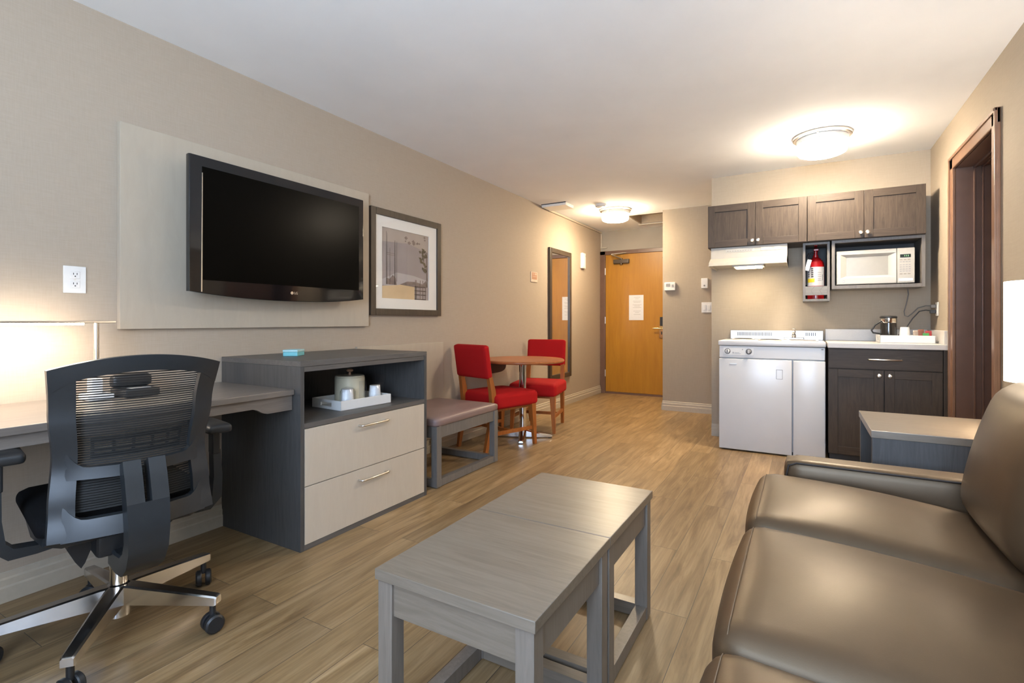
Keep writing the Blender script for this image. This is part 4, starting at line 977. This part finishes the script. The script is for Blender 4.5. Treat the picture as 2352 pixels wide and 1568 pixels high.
ds = B().box(dxb + .020, dxb + .084, my - .0012, my + .001, mz1 - .072, mz1 - .048).obj('display', 'display', pn)
g = B()
for i in range(3): g.box(dxb + .045 + i * .011, dxb + .051 + i * .011, my - .0018, my - .0012, mz1 - .066, mz1 - .054)
g.obj('digits', 'digits', ds)
for r_, (zz, n_) in enumerate([(mz1 - .092, 3), (mz1 - .108, 4), (mz1 - .130, 4), (mz1 - .146, 4), (mz1 - .162, 4), (mz1 - .178, 4), (mz1 - .198, 3)]):
    g = B()
    for i in range(n_):
        xa = dxb + .018 + i * (.070 / n_)
        g.box(xa, xa + .052 / n_, my - .0010, my + .001, zz, zz + .007)
    g.obj('key_row', 'greyprint' if r_ not in (0, 6) else 'ivory2', pn)
B().box(dxb + .012, mx1 - .012, my - .002, my + .001, mz0 + .014, mz0 + .034, .001).obj('open_button', 'white', pn)
lab(B().tube([(3.318, 4.85, 1.317), (3.322, 4.85, 1.27), (3.310, 4.85, 1.20), (3.296, 4.85, 1.14), (3.300, 4.85, 1.108), (3.318, 4.85, 1.100), (3.345, 4.845, 1.125), (3.378, 4.84, 1.165), (3.420, 4.82, 1.180), (3.452, 4.80, 1.178), (3.465, 4.796, 1.176)], .0042, 8).obj('power_cord', 'greycord', mw), 'grey cord hanging down to the outlet')
B().box(3.444, W - .0095, 4.783, 4.807, 1.162, 1.188, .004).obj('plug', 'greycord', mw)

# ------------------------------------------------------------------ office chair (local: +y forward, +x sitter's right)
oc = thing('office_chair', 'black mesh back office chair on polished aluminium star base', 'office chair', (0.595, 0.832, 0), R(79.6))
k = dict(local=True)
def lerp(tab, z):
    if z <= tab[0][0]: return tab[0][1]
    for (a, va), (b_, vb) in zip(tab, tab[1:]):
        if z <= b_:
            t_ = (z - a) / (b_ - a); t_ = t_ * t_ * (3 - 2 * t_); return va + (vb - va) * t_
    return tab[-1][1]
HWT = [(0.42, 0.214), (0.52, 0.208), (0.66, 0.198), (0.80, 0.210), (0.98, 0.222)]
BYT = [(0.42, -0.262), (0.52, -0.245), (0.64, -0.232), (0.78, -0.262), (0.98, -0.318)]
def bs(s, z): return (s * lerp(HWT, z), lerp(BYT, z) + 0.045 * s * s, z)
zb_, zt_ = 0.432, 0.955
arch = lambda s: 0.928 + 0.036 * (1 - s * s)
inner_top = lambda s: arch(s) - 0.048 - 0.022 * max(0, (abs(s) - .62) / .38) ** 2
g = B()
pw = 0.27
for s in (-1, 1):                      # side posts
    a, e = (-1.0, -1.0 + pw) if s < 0 else (1.0 - pw, 1.0)
    f2 = lambda u, v: bs(v, u)
    g.ribbon(f2, zb_, 0.905, lambda u, a=a: a, lambda u, e=e: e, 26, 4, .030)
g.ribbon(bs, -1, 1, inner_top, arch, 30, 3, .034)                                   # top bar
for s in (-1, 1):                                                                     # cross bars left and right of the spine
    a, e = (-1.0 + pw * .5, -0.10) if s < 0 else (0.10, 1.0 - pw * .5)
    fil = lambda u, s=s: 0.012 * max(0, (abs(u) - .62) / .12) ** 2
    bc2 = lambda u, v: (bs(u, v)[0], bs(u, v)[1] - .034 * max(0, 1 - abs(u) / .86), v)
    g.ribbon(bc2, a, e, lambda u: 0.600, lambda u: 0.634 + fil(u), 12, 2, .028)
    g.ribbon(bc2, a, e, lambda u: 0.426 + .010 * (1 - u * u), lambda u: 0.480 + .010 * (1 - u * u) + fil(u), 12, 2, .028)
fb = g.obj('back_frame', 'chairplastic', oc, smooth=40, **k)
lab(fb, 'charcoal plastic back frame')
# spine: two prongs at the cross bar, joining and curling under the seat
def spine_pt(q):
    P_ = [(0.636, -0.276), (0.59, -0.296), (0.52, -0.318), (0.45, -0.328), (0.39, -0.320), (0.345, -0.290), (0.314, -0.240), (0.302, -0.165), (0.305, -0.05)]
    i = min(int(q), len(P_) - 2); t_ = q - i
    return (P_[i][0] * (1 - t_) + P_[i + 1][0] * t_, P_[i][1] * (1 - t_) + P_[i + 1][1] * t_)
def spine_ring(q, xa, xb, dep):
    z, y = spine_pt(q); z2, y2 = spine_pt(min(q + .05, 7.99)); z1, y1 = spine_pt(max(q - .05, 0))
    d = Vector((0, y2 - y1, z2 - z1)).normalized(); n = Vector((0, d.z, -d.y))     # n points forward / up
    c = Vector((0, y, z))
    r_ = .006
    return [c + Vector((xa + r_, 0, 0)) - n * dep * .5, c + Vector((xa, 0, 0)) - n * (dep * .5 - r_), c + Vector((xa, 0, 0)) + n * dep * .5, c + Vector((xb, 0, 0)) + n * dep * .5, c + Vector((xb, 0, 0)) - n * (dep * .5 - r_), c + Vector((xb - r_, 0, 0)) - n * dep * .5]
g = B()
g.loft([spine_ring(q / 4, -.054, -.009, .052 + .004 * q / 4) for q in range(0, 9)])
g.loft([spine_ring(q / 4, .009, .054, .052 + .004 * q / 4) for q in range(0, 9)])
g.loft([spine_ring(2 + q / 4, -.054 + .0015 * q / 4, .054 - .0015 * q / 4, .060) for q in range(0, 24)])
lab(g.obj('spine', 'chairplastic', oc, smooth=40, **k), 'charcoal forked spine')
# woven mesh: fine horizontal bands
g = B()
z = 0.500
while z < 0.918:
    w_ = 0.0036 if z > 0.795 else 0.0056
    s1 = 0.78
    if z > 0.86: s1 = min(0.78, math.sqrt(max(0, 1 - max(0, (z - 0.884)) / 0.040)) * .9)
    if s1 > .1:
        fwd = lambda u, v: (bs(u, v)[0], bs(u, v)[1] + 0.012, v)
        g.ribbon(fwd, -s1, s1, lambda u, z=z: z, lambda u, z=z, w_=w_: z + w_, 10, 1, .0012)
    z += 0.0074
mesh_ = g.obj('mesh_back', 'chairmesh', oc, smooth=0, **k); mesh_['label'] = 'black banded see-through mesh'
# lumbar support
g = B()
fl = lambda u, v: (bs(u, v)[0], bs(u, v)[1] + 0.030, v)
for za, zb2 in ((0.700, 0.716), (0.672, 0.680), (0.646, 0.662)): g.ribbon(fl, -.55, .62, za, zb2, 12, 1, .012)
for u in (-.55, -.30, -.05, .20, .42, .60): g.ribbon(fl, u, u + .035, 0.646, 0.716, 1, 2, .012)
g.obj('lumbar_support', 'black', oc, **k)
B().cushion(-.232, .232, -.185, .285, 0.425, 0.490, .030, crown=0.012, n=10).obj('seat', 'seatfab', oc, **k)
g = B()
rings = []
for y, zz, hw in ((-.195, .405, .19), (-.15, .385, .212), (0, .378, .222), (.2, .388, .215), (.275, .415, .19)):
    rings.append([(-hw, y, .430), (hw, y, .430), (hw, y, zz + .018), (hw * .8, y, zz), (-hw * .8, y, zz), (-hw, y, zz + .018)])
g.loft(rings); g.obj('seat_shell', 'chairplastic', oc, **k)
g = B().box(-.085, .085, -.13, .13, .312, .388, .015, 3)
g.prism([(-.085, .33), (-.06, .385), (-.13, .385), (-.145, .345), (-.125, .30), (-.11, .275), (-.10, .29)], -.06, .05, 'y')
g.prism([(.085, .33), (.06, .385), (.13, .385), (.15, .36), (.10, .32)], -.06, .05, 'y')
g.obj('tilt_mechanism', 'black', oc, **k)
lab(B().tube([(.08, .02, .345), (.20, .03, .350), (.26, .03, .352)], .007, 8).obj('height_lever', 'black', oc, **k), 'thin adjusting lever')
for s in (-1, 1):
    g = B()
    P_ = [(s * .10, .00, .372), (s * .21, -.005, .362), (s * .268, -.01, .366), (s * .296, -.012, .396), (s * .302, -.008, .47), (s * .300, .0, .57)]
    sz = [(.05, .024), (.05, .026), (.05, .034), (.05, .036), (.048, .030), (.046, .026)]
    rings = []
    for i, (p, (dy, dn)) in enumerate(zip(P_, sz)):
        p = Vector(p); d = (Vector(P_[min(i + 1, 5)]) - Vector(P_[max(i - 1, 0)])).normalized(); n = Vector((-d.z, 0, d.x))
        rings.append([p + Vector((0, dy / 2, 0)) + n * dn / 2, p - Vector((0, dy / 2, 0)) + n * dn / 2, p - Vector((0, dy / 2, 0)) - n * dn / 2, p + Vector((0, dy / 2, 0)) - n * dn / 2])
    g.loft(rings)
    ar = g.obj('armrest', 'chairplastic', oc, smooth=50, **k)
    B().box(s * .297 - .013, s * .297 + .013, -.028, .020, .555, .650, .004).obj('post', 'black', ar, **k)
    B().cushion(s * .283 - .042, s * .283 + .042, -.115, .130, .646, .680, .014, crown=.004, n=8).obj('pad', 'black', ar, **k)
B().lathe([(0.030, .055), (0.034, .06), (0.034, .165), (0.026, .17), (0.026, .25), (0.020, .25), (0.020, .33)], (0, 0, 0), 32).obj('gas_column', 'chrome', oc, **k)
for a in (30, 101, 173, 245, 318):
    al = R(a - 79.6); ca, sa = math.cos(al), math.sin(al)
    g = B()
    def sec(d, w, zb2, zt2): return [(ca * d - sa * q * w, sa * d + ca * q * w, zz) for q, zz in ((-1, zb2), (1, zb2), (1, zt2 - .004), (.7, zt2), (-.7, zt2), (-1, zt2 - .004))]
    g.loft([sec(.0, .026, .105, .168), sec(.05, .026, .103, .165), (sec(.20, .022, .100, .145)), sec(.335, .018, .096, .126), sec(.342, .016, .098, .122)])
    lg_ = g.obj('base_leg', 'alu', oc, smooth=25, **k)
    wx, wy = ca * .322, sa * .322
    ca2, sa2 = math.cos(al + .9), math.sin(al + .9)
    g = B()
    for q in (-1, 1):
        rr = []
        for dd, r_ in ((.006, .020), (.006, .029), (.010, .031), (.022, .031), (.027, .025), (.027, .001)):
            rr.append([(wx + (-sa2) * q * dd + ca2 * r_ * math.cos(2 * PI * i / 22), wy + ca2 * q * dd + sa2 * r_ * math.cos(2 * PI * i / 22), .031 + r_ * math.sin(2 * PI * i / 22)) for i in range(22)])
        g.loft(rr)
    cs = g.obj('caster', 'black', lg_, **k)
    B().cyl((wx, wy, .05), .010, .052, n=12).obj('caster_stem', 'black', lg_, **k)

# ------------------------------------------------------------------ camera, light, view
cam = bpy.data.cameras.new('camera'); co = bpy.data.objects.new('camera', cam); C.objects.link(co)
cam.sensor_width = 36; cam.lens = 1163.0 / 2352 * 36; cam.shift_y = -46.5 / 2352; cam.clip_start = 0.02
co.location = (2.635, 0, 1.065); co.rotation_euler = (R(90), 0, math.atan((1847.3 - 1176) / 1163.0))
S.camera = co

w = bpy.data.worlds.new('daylight'); S.world = w; w.use_nodes = True
bg = w.node_tree.nodes['Background']; bg.inputs['Strength'].default_value = 8.0
wt = w.node_tree; tcw = wt.nodes.new('ShaderNodeTexCoord'); sxw = wt.nodes.new('ShaderNodeSeparateXYZ'); crw = wt.nodes.new('ShaderNodeValToRGB')
mrw = wt.nodes.new('ShaderNodeMapRange'); mrw.inputs['From Min'].default_value = -0.3; mrw.inputs['From Max'].default_value = 0.3
wt.links.new(tcw.outputs['Generated'], sxw.inputs[0]); wt.links.new(sxw.outputs['Z'], mrw.inputs['Value']); wt.links.new(mrw.outputs[0], crw.inputs['Fac']); wt.links.new(crw.outputs['Color'], bg.inputs['Color'])
crw.color_ramp.elements[0].color = (1.38, 1.72, 2.15, 1)      # unseen ground, made brighter than the sky to light the ceiling
crw.color_ramp.elements[1].color = (0.46, 0.60, 0.84, 1)     # sky
la = bpy.data.lights.new('window_portal', 'AREA'); la.shape = 'RECTANGLE'; la.size = wx1 - wx0; la.size_y = wz1 - wz0
la.cycles.is_portal = True
lo = bpy.data.objects.new('window_portal', la); C.objects.link(lo); lo.location = ((wx0 + wx1) / 2, YB - 0.05, (wz0 + wz1) / 2); lo.rotation_euler = (R(90), 0, 0)

pl_ = bpy.data.lights.new('table_lamp_bulb', 'POINT'); pl_.energy = 9; pl_.color = (1.0, 0.87, 0.70); pl_.shadow_soft_size = 0.04
po = bpy.data.objects.new('table_lamp_bulb', pl_); C.objects.link(po); po.location = (3.372, 2.465, 1.06)
S.cycles.max_bounces = 10; S.cycles.diffuse_bounces = 6
S.view_settings.view_transform = 'Standard'; S.view_settings.look = 'None'; S.view_settings.gamma = 1; S.view_settings.use_curve_mapping = False
S.view_settings.exposure = 1.28
